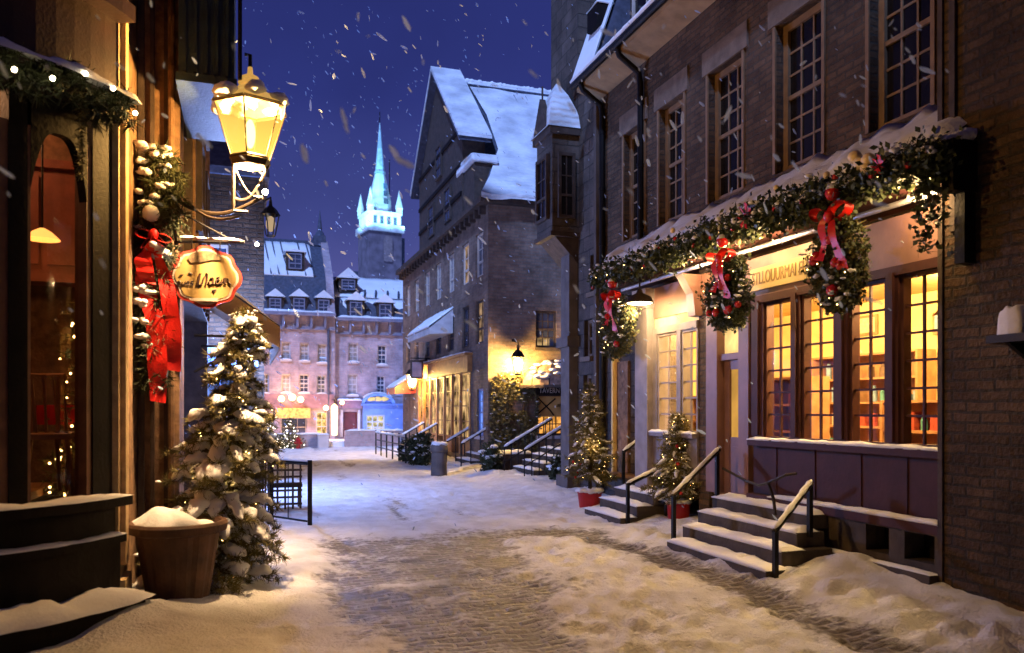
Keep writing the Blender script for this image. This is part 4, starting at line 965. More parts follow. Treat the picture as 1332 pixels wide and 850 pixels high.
mb = MB(); mb.box(fs_, yS(848), yS(832), .05, ZFAS, -.3, .08); mb.box(fs_, yS(849), yS(831), .05, .45, -.3, .12); mb.box(fs_, yS(849), yS(831), 3.2, ZFAS, -.3, .12); mb.build('pillar', GREYP, rs)
mb = MB(); mb.box(fw_, YE + .05, YF, 0, 3.4, -.3, 0); mb.build('side_wall', STONE, rs)
mb = MB(); mb.box(fw_, onX(820, 500, XW)[0], onX(800, 500, XW)[0], .5, 2.5, .002, .05); mb.build('side_door', OLDWOOD, rs)
# console bracket between the two window groups
mb = MB(); yb_ = yS(905)
mb.prism([(XS + .05, yb_ - .09, 2.95), (XS - .06, yb_ - .09, 2.95), (XS - .10, yb_ - .09, 3.25), (XS - .26, yb_ - .09, 3.5), (XS + .05, yb_ - .09, 3.5)], (0, .18, 0)); mb.build('console', MAUVE, rs)
# sloping canopy ledge with snow
YL0, YL1 = yS(1229, 5.5), yS(781, 5.5); XL = 5.46
mb = MB(); mb.prism([(XW, YL0, 4.32), (XL, YL0, 3.86), (XL, YL0, 3.70), (5.62, YL0, 3.64), (XW, YL0, 3.64)], (0, YL1 - YL0, 0)); lg = mb.build('canopy', PURPLE, rs)
snowstrip(Fr((XW, 0, 0), (0, 1, 0), (-1, 0, 0)), YL0 - .02, YL1, .01, XW - XL + .02, 4.38, .17, lg, slope=.50, nd=7, step=.07)
mb = MB(); mb.tube([(5.64, YL0 + .05, 3.56), (5.64, YL1 - .5, 3.56)], .028, 8); mb.build('light_rail', mat('steel_rail', (.55, .55, .62), .3, metal=.7), rs)
mb = MB(); mb.box(W0, XL + .0, XW, 3.48, 3.9, YL0 - .12, YL0 - .003); mb.box(W0, 5.6, XW, 2.9, 3.48, YL0 - .10, YL0 - .003); mb.parts('end_bracket', BLACKW, rs)
mb = MB(); 
for k in range(8): mb.ball((XL + .08 + k*.07, YL0 - .06, 3.92 + .04*k*.5), .075, 9, 1, 1, .7, jit=.4)
mb.build('snow', SNOW, rs, smooth=True)
# sign board
sgn = thing('fascia_sign', (5.78, 8, 3.3), 'cream fascia board with faint gilt capitals above the shop windows', 'sign')
MB().box(fs_, yS(1062), yS(979), 3.10, 3.36, .003, .035).build('board', mat('fascia_cream', (.34, .25, .095), .5, var=.15), sgn)
text('STLLOUURMAI EUS', fs_, (yS(1062) + yS(979))/2 + .0, 3.23, .037, .21, mat('gilt_letters', (.13, .075, .02), .5), sgn, width=(yS(979) - yS(1062))*.92)

# ---- shop interior
iw = MB(); ix0, ix1 = 6.02, 8.9
iw.box(W0, ix1, ix1 + .05, ZF, 3.35, yS(1240), YE + 1.5); iw.box(W0, ix0 + .1, ix1, 3.3, 3.35, yS(1240), YE + 1.5); iw.box(W0, ix0, ix1, ZF, 3.3, YE + 1.45, YE + 1.5); iw.box(W0, ix0 + .1, ix1, ZF, 3.3, yS(1240) - .1, yS(1240) - .05)
iw.build('interior_wall', PLASTER, rs)
MB().box(W0, ix0 - .1, ix1, ZF - .05, ZF, yS(1240), YE + 1.5).build('interior_floor', SHELFW, rs)
for k, (x, y) in enumerate(((6.5, 6.0), (6.5, 7.4), (6.9, 9.0), (6.5, 10.6), (8.0, 7.0))): light('shop_light', (x, y, 3.1), (1, .64, .23), 300, .12)
cl = thing('ceiling_lamp', (7.4, 6.0, 3.2), 'oval white ceiling lamp seen in the nearest shop window', 'lamp')
MB().ball((7.4, 6.6, 3.2), .2, 12, 1.4, 1, .3).build('globe', emitmat('ceiling_globe', (1, .85, .55), 6), cl, smooth=True)
goods = [mat('goods_%d' % i, c, .5, var=.3, scale=20, bump=.1) for i, c in enumerate([(.5, .25, .05), (.35, .06, .03), (.08, .25, .22), (.6, .5, .3), (.12, .07, .04), (.45, .35, .1), (.2, .3, .4)])]
jarproto = None
def shelf_unit(x, y0, y1, z1, label, n=4):
    t = thing('display_shelf', (x, (y0+y1)/2, ZF), label, 'shelf', 'wooden shelves inside the shop')
    mb = MB()
    for y in (y0, y1 - .04): mb.box(W0, x, x + .32, ZF, z1, y, y + .04)
    mb.build('upright', SHELFW, t)
    for k in range(n+1):
        z = ZF + .1 + (z1 - ZF - .13)*k/n; MB().box(W0, x + .01, x + .31, z, z + .03, y0 + .04, y1 - .04).build('board', SHELFW, t)
    MB().box(W0, x + .3, x + .315, ZF, z1, y0 + .04, y1 - .04).build('back_panel', SHELFW, t)
    for k in range(n):
        z = ZF + .132 + (z1 - ZF - .13)*k/n; y = y0 + .1
        while y < y1 - .12:
            w = random.uniform(.05, .13); h = random.uniform(.10, .26)*min(1, (z1-ZF)/n/.4)
            if random.random() < .75:
                mb = MB()
                if random.random() < .5: mb.box(W0, x + .08, x + .08 + w, z, z + h, y, y + w)
                else: mb.lathe((x + .14, y + w/2, z), [(0, 0), (w/2, .002), (w/2, h*.75), (w/3, h*.85), (w/3, h), (0, h)], 10)
                mb.build('shelf_item', random.choice(goods), org=(x + .14, y, z), label='small jar or box standing on a lit shelf inside the shop', cat='shop goods', group='goods on the shelves inside the shop')
            y += w + random.uniform(.02, .14)
shelf_unit(7.5, 5.55, 6.5, 1.95, 'low wooden shelf of goods in the nearest shop window', 3)
shelf_unit(7.3, 6.7, 7.7, 1.80, 'wooden shelf of goods behind the two middle shop windows', 3)
shelf_unit(8.5, 5.6, 7.6, 2.6, 'tall wall shelf on the back wall of the lit shop', 5)
shelf_unit(6.5, 8.0, 8.8, 2.1, 'wooden shelf of goods behind the shop window beside the door', 4)
shelf_unit(6.7, 10.2, 11.0, 1.9, 'wooden shelf in the far side window of the shop', 3)
shelf_unit(8.5, 8.3, 10.4, 2.5, 'tall wall shelf behind the shop door', 5)
for k, (y, z, w, h, c) in enumerate(((6.9, 2.5, .5, .34, 2), (8.0, 2.7, .4, .3, 6), (9.4, 2.8, .4, .3, 3))):
    t = thing('framed_picture', (8.84, y, z), ['teal framed picture on the shop back wall', 'pale blue framed picture on the shop back wall', 'beige framed picture on the shop back wall'][k], 'picture')
    MB().box(FX(8.89), y, y + w, z, z + h, .005, .03).build('frame', SHELFW, t); MB().box(FX(8.89), y + .04, y + w - .04, z + .04, z + h - .04, .031, .036).build('print', goods[c], t)
mb = MB(); pts = [Vector((6.35, yS(1200), 2.2)) + Vector((random.gauss(0, .05), random.gauss(0, .09), random.uniform(-.55, .55))) for _ in range(60)]
hb = thing('dried_bunch', (6.35, yS(1200), 2.2), 'pale dried foliage hanging inside the nearest shop window', 'dried plants')
quads('foliage', leafcloud(pts, 8, .05, .11), mat('dried_leaf', (.55, .42, .12), .7, var=.4), hb)

# ---- garland along the canopy
gd = thing('evergreen_garland', (XL, 8.5, 3.8), 'thick leafy garland along the snowy shop canopy at right', 'garland')
pts = []; snp = MB()
n = 330
for k in range(n):
    y = YL0 - .03 + (YL1 - YL0)*k/n; thick = .058 + .03*noise.noise(Vector((y*1.7, 0, 0)))
    for j in range(9): pts.append((XL - .05 + random.gauss(0, .05), y + random.uniform(-.03, .03), 3.78 + random.gauss(0, thick)))
for k in range(60): pts.append((XL - .03 + random.gauss(0, .04), YL0 + random.gauss(.06, .07), 3.75 - .75*random.random()**1.4))
Q = leafcloud(pts, 9, .05, .062)
quads('foliage', Q, LEAF, gd)
Pn = np.array(pts)[::3]; D = rng.normal(size=Pn.shape); D /= np.linalg.norm(D, axis=1, keepdims=True)
quads('sprigs', needles(Pn, D, 9, .11, .008, .6), NEEDLE2, gd)
for k in range(420):
    p = random.choice(pts[:n*9]); snp.ball((p[0] - .05, p[1], max(p[2], 3.78) + .05 + random.uniform(-.05, .03)), random.uniform(.012, .04), 7, 1.3, 1.3, .7, jit=.5)
snp.build('snow', SNOW, gd, smooth=True)
for k, (px, py) in enumerate(((1119, 213), (1130, 208), (1112, 205), (1128, 218), (960, 315), (875, 300), (870, 318), (1010, 245), (1075, 228), (905, 305))):
    y, z = onX(px, py, XL - .14); MB().ball((XL - .14, y, z), .062 if k < 4 else .035, 10, jit=.15).build('bauble', GOLDBALL, gd, smooth=True)
for k in range(16):
    y = YL0 + (YL1-YL0)*(k + .3 + .4*random.random())/16; MB().ball((XL - .16, y, 3.78 + random.uniform(-.15, .12)), .03, 9).build('berry', REDBALL, gd, smooth=True)
for y, s in ((yS(988, XL), 1), (yS(1165, XL), .6)):
    mb = MB()
    for k in range(7): q = k*.9; mb.prism([(XL - .18, y, 3.82), (XL - .2, y + .12*s*math.cos(q) - .02, 3.82 + .14*s*math.sin(q)), (XL - .2, y + .12*s*math.cos(q) + .03, 3.82 + .14*s*math.sin(q) + .03)], (.006, 0, 0))
    mb.build('poinsettia', RIBBON, gd)
mb = MB()
for k in range(16): p = random.choice(pts); mb.ball((p[0] - .10, p[1], p[2]), .007, 5)
mb.build('fairy_lights', BULB, gd)['kind'] = 'stuff'

# ---- three hanging door swags
def swag(px0, px1, py0, py1, X, label, ball_px, style):
    pxc = (px0 + px1)/2; yc, zt_ = onX(pxc, py0, X); _, zb = onX(pxc, py1, X); sc = (onX(px0, py0, X)[0] - onX(px1, py0, X)[0])/2
    t = thing('hanging_swag', (X, yc, zt_), label, 'christmas swag', 'swags hung below the shop canopy')
    H = zt_ - zb; pts = []; s = H/.95
    wid = lambda f: sc*(.42 + .62*math.sin(PI*min(1, f*.95 + .02))**.7) if f < .97 else sc*.4
    for k in range(460):
        f = random.random()**.85; w = wid(f); pts.append((X + random.gauss(0, .045) - .05, yc + random.uniform(-w, w)*.86, zt_ - H*.24 - f*H*.74))
    quads('foliage', leafcloud(pts, 10, .03, .045), LEAF, t)
    P = np.array(pts); D = rng.normal(size=P.shape); D[:, 2] -= .6; D /= np.linalg.norm(D, axis=1, keepdims=True)
    quads('sprigs', needles(P, D, 12, .065, .007, .6, .2), NEEDLE if style != 'red' else NEEDLE2, t)
    r = .062*s
    MB().ball((X - .12, yc, zt_ - r*.9), r, 14).build('ball', REDBALL, t, smooth=True)
    MB().heap((X - .12, yc, zt_ - r*.9 + r*.35), r*.97, r*.75, 16, 7, 2.2, .1).build('snow', SNOW, t, smooth=True)
    zb_ = zt_ - .24*s
    for sg in (-1, 1):                       # two looped bow halves
        n = 12; vs = []
        for k in range(n+1):
            a = 2*PI*k/n; y = yc + sg*(.105 - .105*math.cos(a))*s*.95; z = zb_ + (.055*math.sin(a) + .02*(1 - math.cos(a)))*s
            vs += [(X - .10 - .02*math.sin(a), y, z - .0), (X - .20 - .02*math.sin(a), y, z + .012)]
        mb = MB(); mb.add(vs, [(2*k, 2*k+1, 2*k+3, 2*k+2) for k in range(n)]); mb.build('bow_loop', RIBBON, t, smooth=True)
    MB().ball((X - .17, yc, zb_), .045*s, 10, .8, 1, 1.1, jit=.15).build('bow_knot', RIBBON, t, smooth=True)
    for sg, L_ in ((-1, .40), (1, .30)):
        n = 10; vs = []
        for k in range(n+1):
            f = k/n; y = yc + sg*(.02 + .11*f)*s; z = zb_ - L_*f*s; d = .17 + .03*math.sin(f*5 + sg); w = (.018 + .042*f)*s
            vs += [(X - d, y - w, z - (.03*s if k == n else 0)), (X - d - .03*math.sin(f*7), y + w, z)]
        mb = MB(); mb.add(vs, [(2*k, 2*k+1, 2*k+3, 2*k+2) for k in range(n)]); mb.build('ribbon_tail', RIBBON, t, smooth=True)
    for k in range({'red': 10, 'dark': 6, 'green': 2}[style]):
        f = random.uniform(.25, .95); w = wid(f)*.8; MB().ball((X - .14, yc + random.uniform(-w, w), zt_ - H*.24 - f*H*.74), random.uniform(.032, .048)*s, 10).build('bauble', REDBALL, t, smooth=True)
    mb = MB()
    for k in range(30): p = random.choice(pts); mb.clump((p[0] - .08, p[1], p[2] + .02), random.uniform(.018, .035), 4, .6)
    mb.build('snow', SNOW, t, smooth=True)
    mb = MB()
    for k in range({'red': 14, 'dark': 8, 'green': 14}[style]): p = random.choice(pts); mb.ball((p[0] - .09, p[1], p[2]), .006, 5)
    mb.build('fairy_lights', BULB, t)['kind'] = 'stuff'
    MB().tube([(X - .12, yc, zt_ - .01), (X - .04, yc, max(zt_ + .05, 3.78))], .006, 5).build('hook', IRON, t)
swag(1060, 1134, 243, 404, 5.42, 'largest hanging swag with a big red bow, nearest over the shop windows', 0, 'dark')
swag(923, 980, 308, 429, 5.42, 'hanging swag dotted with red baubles beside the cream fascia sign', 0, 'red')
swag(783, 829, 364, 464, 5.42, 'farthest hanging swag with bright green sprigs beside the pendant lamp', 0, 'green')
# pendant dish lamp
yq, zq = onX(832, 395, 5.42)
pd = thing('dish_lamp', (5.42, yq, zq), 'brown dish lamp shining down under the far end of the canopy', 'lamp')
MB().lathe((5.42, yq, zq), [(.03, .2), (.05, .15), (.16, .09), (.20, .01), (.205, 0), (.19, .01), (.15, .075), (.04, .13)], 22).build('shade', IRONB, pd, smooth=True)
MB().lathe((5.42, yq, zq), [(0, .03), (.18, .028), (.18, .0), (.10, -.02), (0, -.025)], 18).build('diffuser', emitmat('dish_glow', (1, .78, .42), 10), pd)
MB().tube([(5.42, yq, zq + .18), (5.42, yq, 3.75)], .012, 6).build('stem', IRON, pd)

# ---- entrance steps
st = thing('entrance_steps', (5.3, 7.3, 0), 'dark stone entrance steps with thick snow before the purple shop', 'steps')
SX, SY0, SY1 = 4.72, 6.40, 8.28
NST = 4; rise = ZF/NST*.98
for k in range(NST):
    x0 = SX + .27*k; y1 = SY1 - .0*k
    if k == 3: x0 = SX + .27*k; 
    MB().box(W0, x0, 5.60 if k < 3 else 5.78, -.1 if k == 0 else rise*k + .001, rise*(k+1), SY0 + .12*k, y1 + .1*k).build('step', STONEB, st, bevel=.012)
    snowstrip(Fr((x0, 0, 0), (0, 1, 0), (-1, 0, 0)), SY0 + .12*k, y1 + .1*k, -.275 if k < 3 else -.4, .015, rise*(k+1), .055, st, step=.04, nd=6, drip=.03)
def rail(p0, p1, h0, h1, label, extra=False):
    p0, p1 = Vector(p0), Vector(p1); t = thing('handrail', p0, label, 'handrail')
    for p, h in ((p0, h0), (p1, h1)): MB().box(Fr(p, (1, 0, 0), (0, 1, 0)), -.022, .022, -.05, h, -.022, .022).build('post', IRON, t)
    dv = (p1 - p0); a = p0 + Z*(h0 + .012); b = p1 + Z*(h1 + .012); MB().tube([a - (b-a)*.03, b + (b-a)*.05], .028, 8).build('rail', IRON, t)
    snowtube([a + Z*.028 - (b-a)*.03, b + Z*.028 + (b-a)*.05], .030, t)
    return t
g0 = onG(1000, 768); 
rail((4.80, 6.37, 0), (5.40, 6.62, .46), onX(1000, 690, 4.80)[1] , onX(1063, 634, 5.40)[1] - .46, 'snow topped black handrail at the near end of the entrance steps')
r2 = rail((4.86, 8.36, 0), (5.55, 8.5, .5), .66, 1.16 - .5, 'snow topped black handrail at the far end of the entrance steps')
mb = MB(); mb.tube([(5.5, 8.3, .98), (5.55, 7.9, .86), (5.5, 7.6, .84), (5.42, 7.3, .90), (5.44, 7.05, 1.0), (5.5, 6.95, 1.02)], .016, 7); mb.tube([(5.42, 7.32, .9), (5.44, 7.25, .72), (5.44, 7.22, .55)], .018, 7); mb.build('scroll', IRONB, r2)

# ---- potted trees by the shop
def potted(px, py, H, R, potr, poth, label, plabel, bb, tipdx=0):
    x, y = onG(px, py); y += .15
    p = thing('red_pot', (x, y, 0), plabel, 'pot')
    MB().lathe((x, y, 0), [(0, .02), (potr*.82, .02), (potr, poth*.9), (potr*1.05, poth*.9), (potr*1.05, poth), (potr*.9, poth), (potr*.88, poth*.9), (0, poth*.88)], 24).build('bucket', REDP, p)
    mb = MB()
    for k in range(16): q = k*.393; mb.ball((x + potr*.8*math.cos(q), y + potr*.8*math.sin(q), poth + .0), potr*.33, 8, 1.2, 1.2, .6, jit=.5)
    mb.build('snow', SNOW, p, smooth=True)
    fir('christmas_tree', (x + .05, y + .1, poth*.75), (x + .05 + tipdx, y + .1, H), R, label, layers=24, per=10, ln=.06, w=.010, nn=9, snow=.8, bulbs=bb, sr=.034, droop=.20, br=.0048, cat='christmas tree', baubles=9, step=.035, tprof=.8, low=.14, nm=NEEDLE, glow=60)
potted(772, 668, 2.12, .42, .20, .36, 'taller lit christmas tree in a red pot beside the small stone steps', 'red pot farther down the street holding the taller lit tree', 80)
potted(890, 694, 1.62, .43, .16, .42, 'shorter lit christmas tree in a red pot by the entrance steps', 'red pot next to the entrance steps holding the shorter tree', 90)
pb = thing('boot_scraper', (*onG(862, 690), 0), 'small iron trestle with snow standing left of the near red pot', 'trestle')
gx, gy = onG(865, 688); mb = MB()
for dx, dy in ((0, 0), (.2, .25)): mb.tube([(gx + dx, gy + dy, 0), (gx + dx + .02, gy + dy, .36)], .02, 6)
mb.build('leg', IRON, pb); MB().box(W0, gx - .03, gx + .26, .36, .39, gy - .03, gy + .28).build('top', IRON, pb); snowstrip(W0, gx - .03, gx + .26, gy - .03, gy + .28, .39, .05, pb)
# small steps, stone post and rails in front of the side door
ss = thing('side_steps', (5.6, 11.2, 0), 'low snowy stone steps between the two red pots', 'steps')
for k in range(3):
    a, b = onG(842, 676), onG(790, 676)
    MB().box(W0, 5.05 + .26*k, 6.14, -.1 if k == 0 else .155*k + .001, .155*(k+1), 10.15, 11.4).build('step', STONEB, ss, bevel=.012)
    snowstrip(Fr((5.05 + .26*k, 0, 0), (0, 1, 0), (-1, 0, 0)), 10.15, 11.4, -.265, .015, .155*(k+1), .05, ss, nd=6)
sp = thing('stone_bollard', (*onG(848, 678), 0), 'squat grey stone post capped with snow beside the small steps', 'bollard')
gx, gy = onG(848, 678); MB().lathe((gx, gy, 0), [(0, -.05), (.14, -.05), (.15, .1), (.135, .3), (.15, .36), (.12, .42), (0, .43)], 14).build('shaft', mat('grey_stone', (.16, .13, .11), .9, var=.3, bump=.5), sp)
mb = MB(); [mb.ball((gx + random.uniform(-.06, .06), gy + random.uniform(-.06, .06), .44), .08, 8, 1.2, 1.2, .6, jit=.4) for _ in range(5)]; mb.build('snow', SNOW, sp, smooth=True)
rail((5.75, 11.45, .3), (6.08, 11.5, .45), .70, .75, 'snow topped handrail behind the small stone steps'); rail((5.15, 10.12, 0), (5.85, 10.12, .4), .62, .5, 'low snowy handrail nearest the squat stone post')

# ================================================================== DARK STONE HOUSE WITH ORIEL
sh_ = thing('stone_house', (6.15, 14, 0), 'dark jettied stone house with a snow capped oriel between the lit shop and the tavern', 'house')
f = FX(6.15); ft = Fr((6.149, 0, 0), (0, 1, 0), (-1, 0, 0))
smallw = [onX(773, 355, 6.15), onX(765, 440, 6.15), onX(764, 512, 6.15)]
mb = MB(); hs = [(q[0] - .18, q[0] + .18, q[1] - .35, q[1] + .35) for q in smallw]
holed(mb, f, 13.17, 14.65, -.1, 5.0, hs, .2); mb.box(W0, 6.45, 12, -.1, 5.0, 13.17, 14.63); mb.box(W0, 6.152, 6.45, -.1, 5, 14.6, 14.65)
mb.box(W0, 6.15, 6.75, 8.0, 12.5, 14.2, 15.6); mb.box(W0, 6.15, 12, 5.0, 8.0, 14.2, 15.6); mb.box(W0, 6.15, 12, 5.0, 8.0, 13.17, 14.2); mb.build('wall', STONE, sh_)
for h in hs: window(f, *h, sh_, 1, 2, LINTEL, DGLASS, rec=.15, sill=LINTEL)
mb = MB(); mb.box(W0, 5.97, 6.148, -.1, 5.0, 14.2, 14.62); mb.box(W0, 5.9, 6.148, 2.9, 3.1, 14.12, 14.7); mb.box(W0, 5.9, 6.148, -.1, .4, 14.12, 14.7); mb.build('pilaster', mat('grey_stone_pillar', (.10, .082, .078), .85, var=.3, bump=.5), sh_)
mb = MB(); mb.prism([(6.1, 13.18, 8.0), (7.3, 13.18, 11.6), (9.5, 13.18, 12.5), (9.5, 13.18, 8.0)], (0, 1.0, 0)); r_ = mb.build('roof', SLATE, sh_)
snowstrip(Fr((6.1, 0, 8.05), (0, 1, 0), (-1, 0, 0)), 13.18, 14.19, -1.12, .10, 3.4, .10, r_, slope=3.45, nd=10)
mb = MB(); mb.box(W0, 6.15, 6.8, 8.75, 9.15, 13.3, 13.75); sk_ = mb.build('skylight', BLACKW, sh_); snowstrip(W0, 6.13, 6.8, 13.28, 13.77, 9.15, .12, sk_)
o1 = MB(); ya, yb = 14.15, 14.98; XO = 5.6
o1.box(W0, XO, 6.148, 5.05, 6.95, ya, yb); o1.build('oriel', STONE, sh_)
o2 = MB(); o2.prism([(6.148, ya + .02, 5.048), (XO + .02, ya + .02, 5.048), (6.148, ya + .02, 4.5)], (0, yb - ya - .04, 0)); o2.box(W0, XO - .07, 6.148, 6.952, 7.08, ya - .07, yb + .07); o2.box(W0, XO - .05, 6.148, 5.0, 5.09, ya - .05, yb + .05); o2.parts('oriel_moulding', DARKWOOD, sh_)
window(Fr((XO, 0, 0), (0, 1, 0), (-1, 0, 0)), ya + .12, yb - .12, 5.35, 6.6, sh_, 2, 3, DARKWOOD, DGLASS, rec=-.01)
window(Fr((0, ya, 0), (1, 0, 0), (0, -1, 0)), XO + .1, 6.05, 5.35, 6.6, sh_, 2, 3, DARKWOOD, DGLASS, rec=-.01)
mb = MB(); n = 10; vs = []
prof = [(1.0, 0), (.93, .1), (.75, .4), (.45, .75), (.15, .98), (.02, 1.06)]
cxx, cyy = (XO + 6.15)/2 - .02, (ya+yb)/2
for r, z in prof:
    for sx_, sy_ in ((-1, -1), (1, -1), (1, 1), (-1, 1)): vs.append((cxx + sx_*r*.36, cyy + sy_*r*.5, 7.085 + z*.95))
mb.add(vs, [(i*4 + k, i*4 + (k+1) % 4, (i+1)*4 + (k+1) % 4, (i+1)*4 + k) for i in range(5) for k in range(4)]); mb.build('oriel_roof', SNOWR, sh_)
mb = MB(); mb.prism([(XO - .1, ya + .05, 7.09), (XO - .1, yb - .05, 7.09), (XO - .1, cyy, 7.75)], (.12, 0, 0)); mb.tube([(XO - .04, cyy, 7.7), (XO - .04, cyy, 8.0)], .02, 5); mb.build('oriel_gable', DARKWOOD, sh_)

# ================================================================== CORNER TAVERN HOUSE (steep snowy roof)
XM, YM = 6.2, 20.3
tv = thing('tavern_house', (XM, YM, 0), 'steep roofed brick corner house with a lit tavern front and snowy gable roof', 'house')
f = FX(XM); g = FY(YM); ZE = 7.15
ups = []
for y in (20.75, 22.2, 23.9, 25.6, 27.3, 29.1, 30.7):
    ups.append((y, y + .75, 5.35, 6.55)); ups.append((y, y + .75, 3.5, 4.7))
bw_ = (20.75, 21.35, .95, 2.25)
hs = ups + [bw_, (22.0, 29.2, .35, 2.75)]
mb = MB(); holed(mb, f, YM, 32.2, -.1, ZE, hs, .2)
xa, zb1 = onY(697, 452, YM); xb, zt1 = onY(724, 405, YM); xc, zb2 = onY(698, 567, YM); xd_, zt2 = onY(735, 513, YM)
hg = [(xa, xb, zb1, zt1), (xc, xd_, zb2, zt2)]
holed(mb, g, XM, 14, -.1, ZE, hg, .2)
mb.build('wall', BRICKM, tv)
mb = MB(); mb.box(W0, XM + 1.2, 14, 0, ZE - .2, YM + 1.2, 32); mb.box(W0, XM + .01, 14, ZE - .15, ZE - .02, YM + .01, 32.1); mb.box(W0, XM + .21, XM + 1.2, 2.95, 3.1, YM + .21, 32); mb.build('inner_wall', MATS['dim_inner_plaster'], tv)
for h in ups: window(f, *h, tv, 2, 3, CREAM2 if h[2] > 5 else DARKWOOD, anypane(), rec=.12, fw=.06, bw=.03)
window(f, *bw_, tv, 2, 4, BLUEP, BLUEPANE, rec=.12, sill=WHITEF)
window(g, *hg[0], tv, 3, 4, DARKWOOD, BGLASS, rec=.12, sill=DARKWOOD, bw=.03)
MB().poly([g.pt(u, z, -.085) for u, z in ((hg[0][0]+.07, hg[0][2]+.06), (hg[0][0]+.42, hg[0][2]+.06), (hg[0][0]+.42, hg[0][2]+.26), (hg[0][0]+.07, hg[0][2]+.30))]).build('lit_curtain', WARMPANE2, tv)
w = window(g, *hg[1], tv, 4, 4, REDWOOD, emitmat('tavern_pane', (1, .42, .08), .75, var=.7, scale=5), rec=.12, sill=WHITEF, bw=.03, mid=False)
mb = MB(); u0, u1, z0, z1 = hg[1]; zc = z1 - .38
mb.box(g, u0 + .06, u1 - .06, z1 - .62, z1 - .06, -.1, -.06); mb.build('painted_panel', mat('ochre_panel', (.45, .26, .08), .7), w)
mb = MB(); um = (u0+u1)/2 - .1
mb.tube([g.pt(um - .28, z1 - .55, -.05), g.pt(um + .25, z1 - .12, -.05)], .02, 5); mb.tube([g.pt(um - .25, z1 - .12, -.05), g.pt(um + .1, z1 - .45, -.05), g.pt(um + .2, z1 - .58, -.05)], .02, 5)
mb.tube([g.pt(um - .28 + .1*math.cos(q), z1 - .2 + .1*math.sin(q), -.05) for q in np.linspace(0, 6, 12)], .014, 5); mb.tube([g.pt(um + .3 + .03*k, z1 - .35 + .08*(k % 2), -.05) for k in range(6)], .013, 5); mb.build('painted_letters', BLACKW, w)
# eaves cornice + main roof
mb = MB(); mb.box(f, YM - .25, 32.3, ZE + .002, ZE + .16, -.3, .28); mb.box(g, XM + .302, 14, ZE + .002, ZE + .16, -.3, .25)
for k in range(24): mb.box(f, YM + .2 + k*.5, YM + .32 + k*.5, ZE - .22, ZE - .002, .002, .18)
mb.build('cornice', DARKWOOD, tv)
YR = 25.6; ZR = 12.5
XRL = onY(604, 110, YR)[0]
prof = [(YM - .32, ZE + .14), (YM + .9, ZE + .95), (22.6, 9.35), (23.8, 10.8), (YR, ZR)]
def roofsheet(x_at, x1, th):
    vs = []; fs = []; nx = 30
    for i, (y, z) in enumerate(prof):
        for k in range(nx+1): 
            t = k/nx; x = x_at(i)*(1-t) + x1*t; vs.append((x, y, z + th*.4*noise.noise(Vector((x*1.2, y*1.5, 3)))))
    for i in range(len(prof)-1):
        for k in range(nx): fs.append((i*(nx+1) + k, i*(nx+1) + k+1, (i+1)*(nx+1) + k+1, (i+1)*(nx+1) + k))
    return vs, fs
xl = [XM - .3, XM + .25, XM + .95, XM + .95, XRL]
vs, fs = roofsheet(lambda i: xl[i], 14.2, 0); mb = MB(); mb.add(vs, fs); mb.prism([(XM + .5, YR, ZR - .02), (XM + .5, 32.4, ZE + .1), (14.2, 32.4, ZE + .1), (14.2, YR, ZR - .02)], (0, 0, -.1)); rf = mb.build('roof', SLATE, tv)
vs, fs = roofsheet(lambda i: xl[i] + (.0 if i == 0 else .05), 14.2, .25); mb = MB(); mb.add([(x, y - .05, z + .09) for x, y, z in vs], fs)
n_ = 31; mb.add([(x, y, z) for x, y, z in [(v[0], v[1] - .06, v[2] + q) for q in (.09, -.05) for v in vs[:n_]]], [(k, k+1, n_+k+1, n_+k) for k in range(n_-1)])
mb.build('snow', SNOWR, rf, smooth=True)
mb = MB()
for k in range(9): x = XRL + .3 + k*.42; mb.tube([(x, YR - .5, ZR - .35), (x, YR - 1.0, ZR - .85)], .02, 4)
mb.tube([(XRL - .1, YR - .36, ZR - .16), (14, YR - .36, ZR - .16)], .04, 6); mb.build('snow_guard', SLATE, rf)
snowtube([(XRL, YR, ZR + .08), (14, YR, ZR + .08)], .13, rf, 'ridge_snow')
# tall wall gable facing the street
gl0, gl1, gz, gp = 22.85, 28.9, 10.05, 12.95; YG = 25.95
mb = MB(); mb.prism([(XM - .02, gl0, ZE + .17), (XM - .02, gl1, ZE + .17), (XM - .02, gl1, gz), (XM - .02, YG, gp - .08), (XM - .02, gl0, gz)], (.70, 0, 0)); gw = mb.build('gable_wall', DARKWOOD, tv)
mb = MB()
for z in (ZE + .9, 8.9, 10.0): mb.box(FX(XM - .02), gl0 + .05, gl1 - .05, z, z + .12, .002, .05)
mb.parts('beam', BLACKW, gw)
for y, z in ((24.1, 7.6), (26.4, 7.6), (25.3, 9.3)): window(FX(XM - .02), y, y + .8, z, z + 1.1, tv, 2, 3, DARKWOOD, BGLASS, rec=-.005)
for sgn_, yy in ((1, gl0 - .45), (-1, gl1 + .45)):
    zz = gz - (.45)*(gp-gz)/(YG-gl0)
    mb = MB(); mb.prism([(XM - .25, YG, gp), (XM - .25, yy, zz), (XM - .25, yy, zz - .1), (XM - .25, YG, gp - .1)], (.98, 0, 0)); q_ = mb.build('gable_roof', SLATE, tv)
    mb = MB(); mb.prism([(XM - .27, YG, gp + .15), (XM - .27, yy - .05*sgn_, zz + .1), (XM - .27, yy - .05*sgn_, zz + .005), (XM - .27, YG, gp + .005)], (1.02, 0, 0)); mb.build('snow', SNOWR, q_)
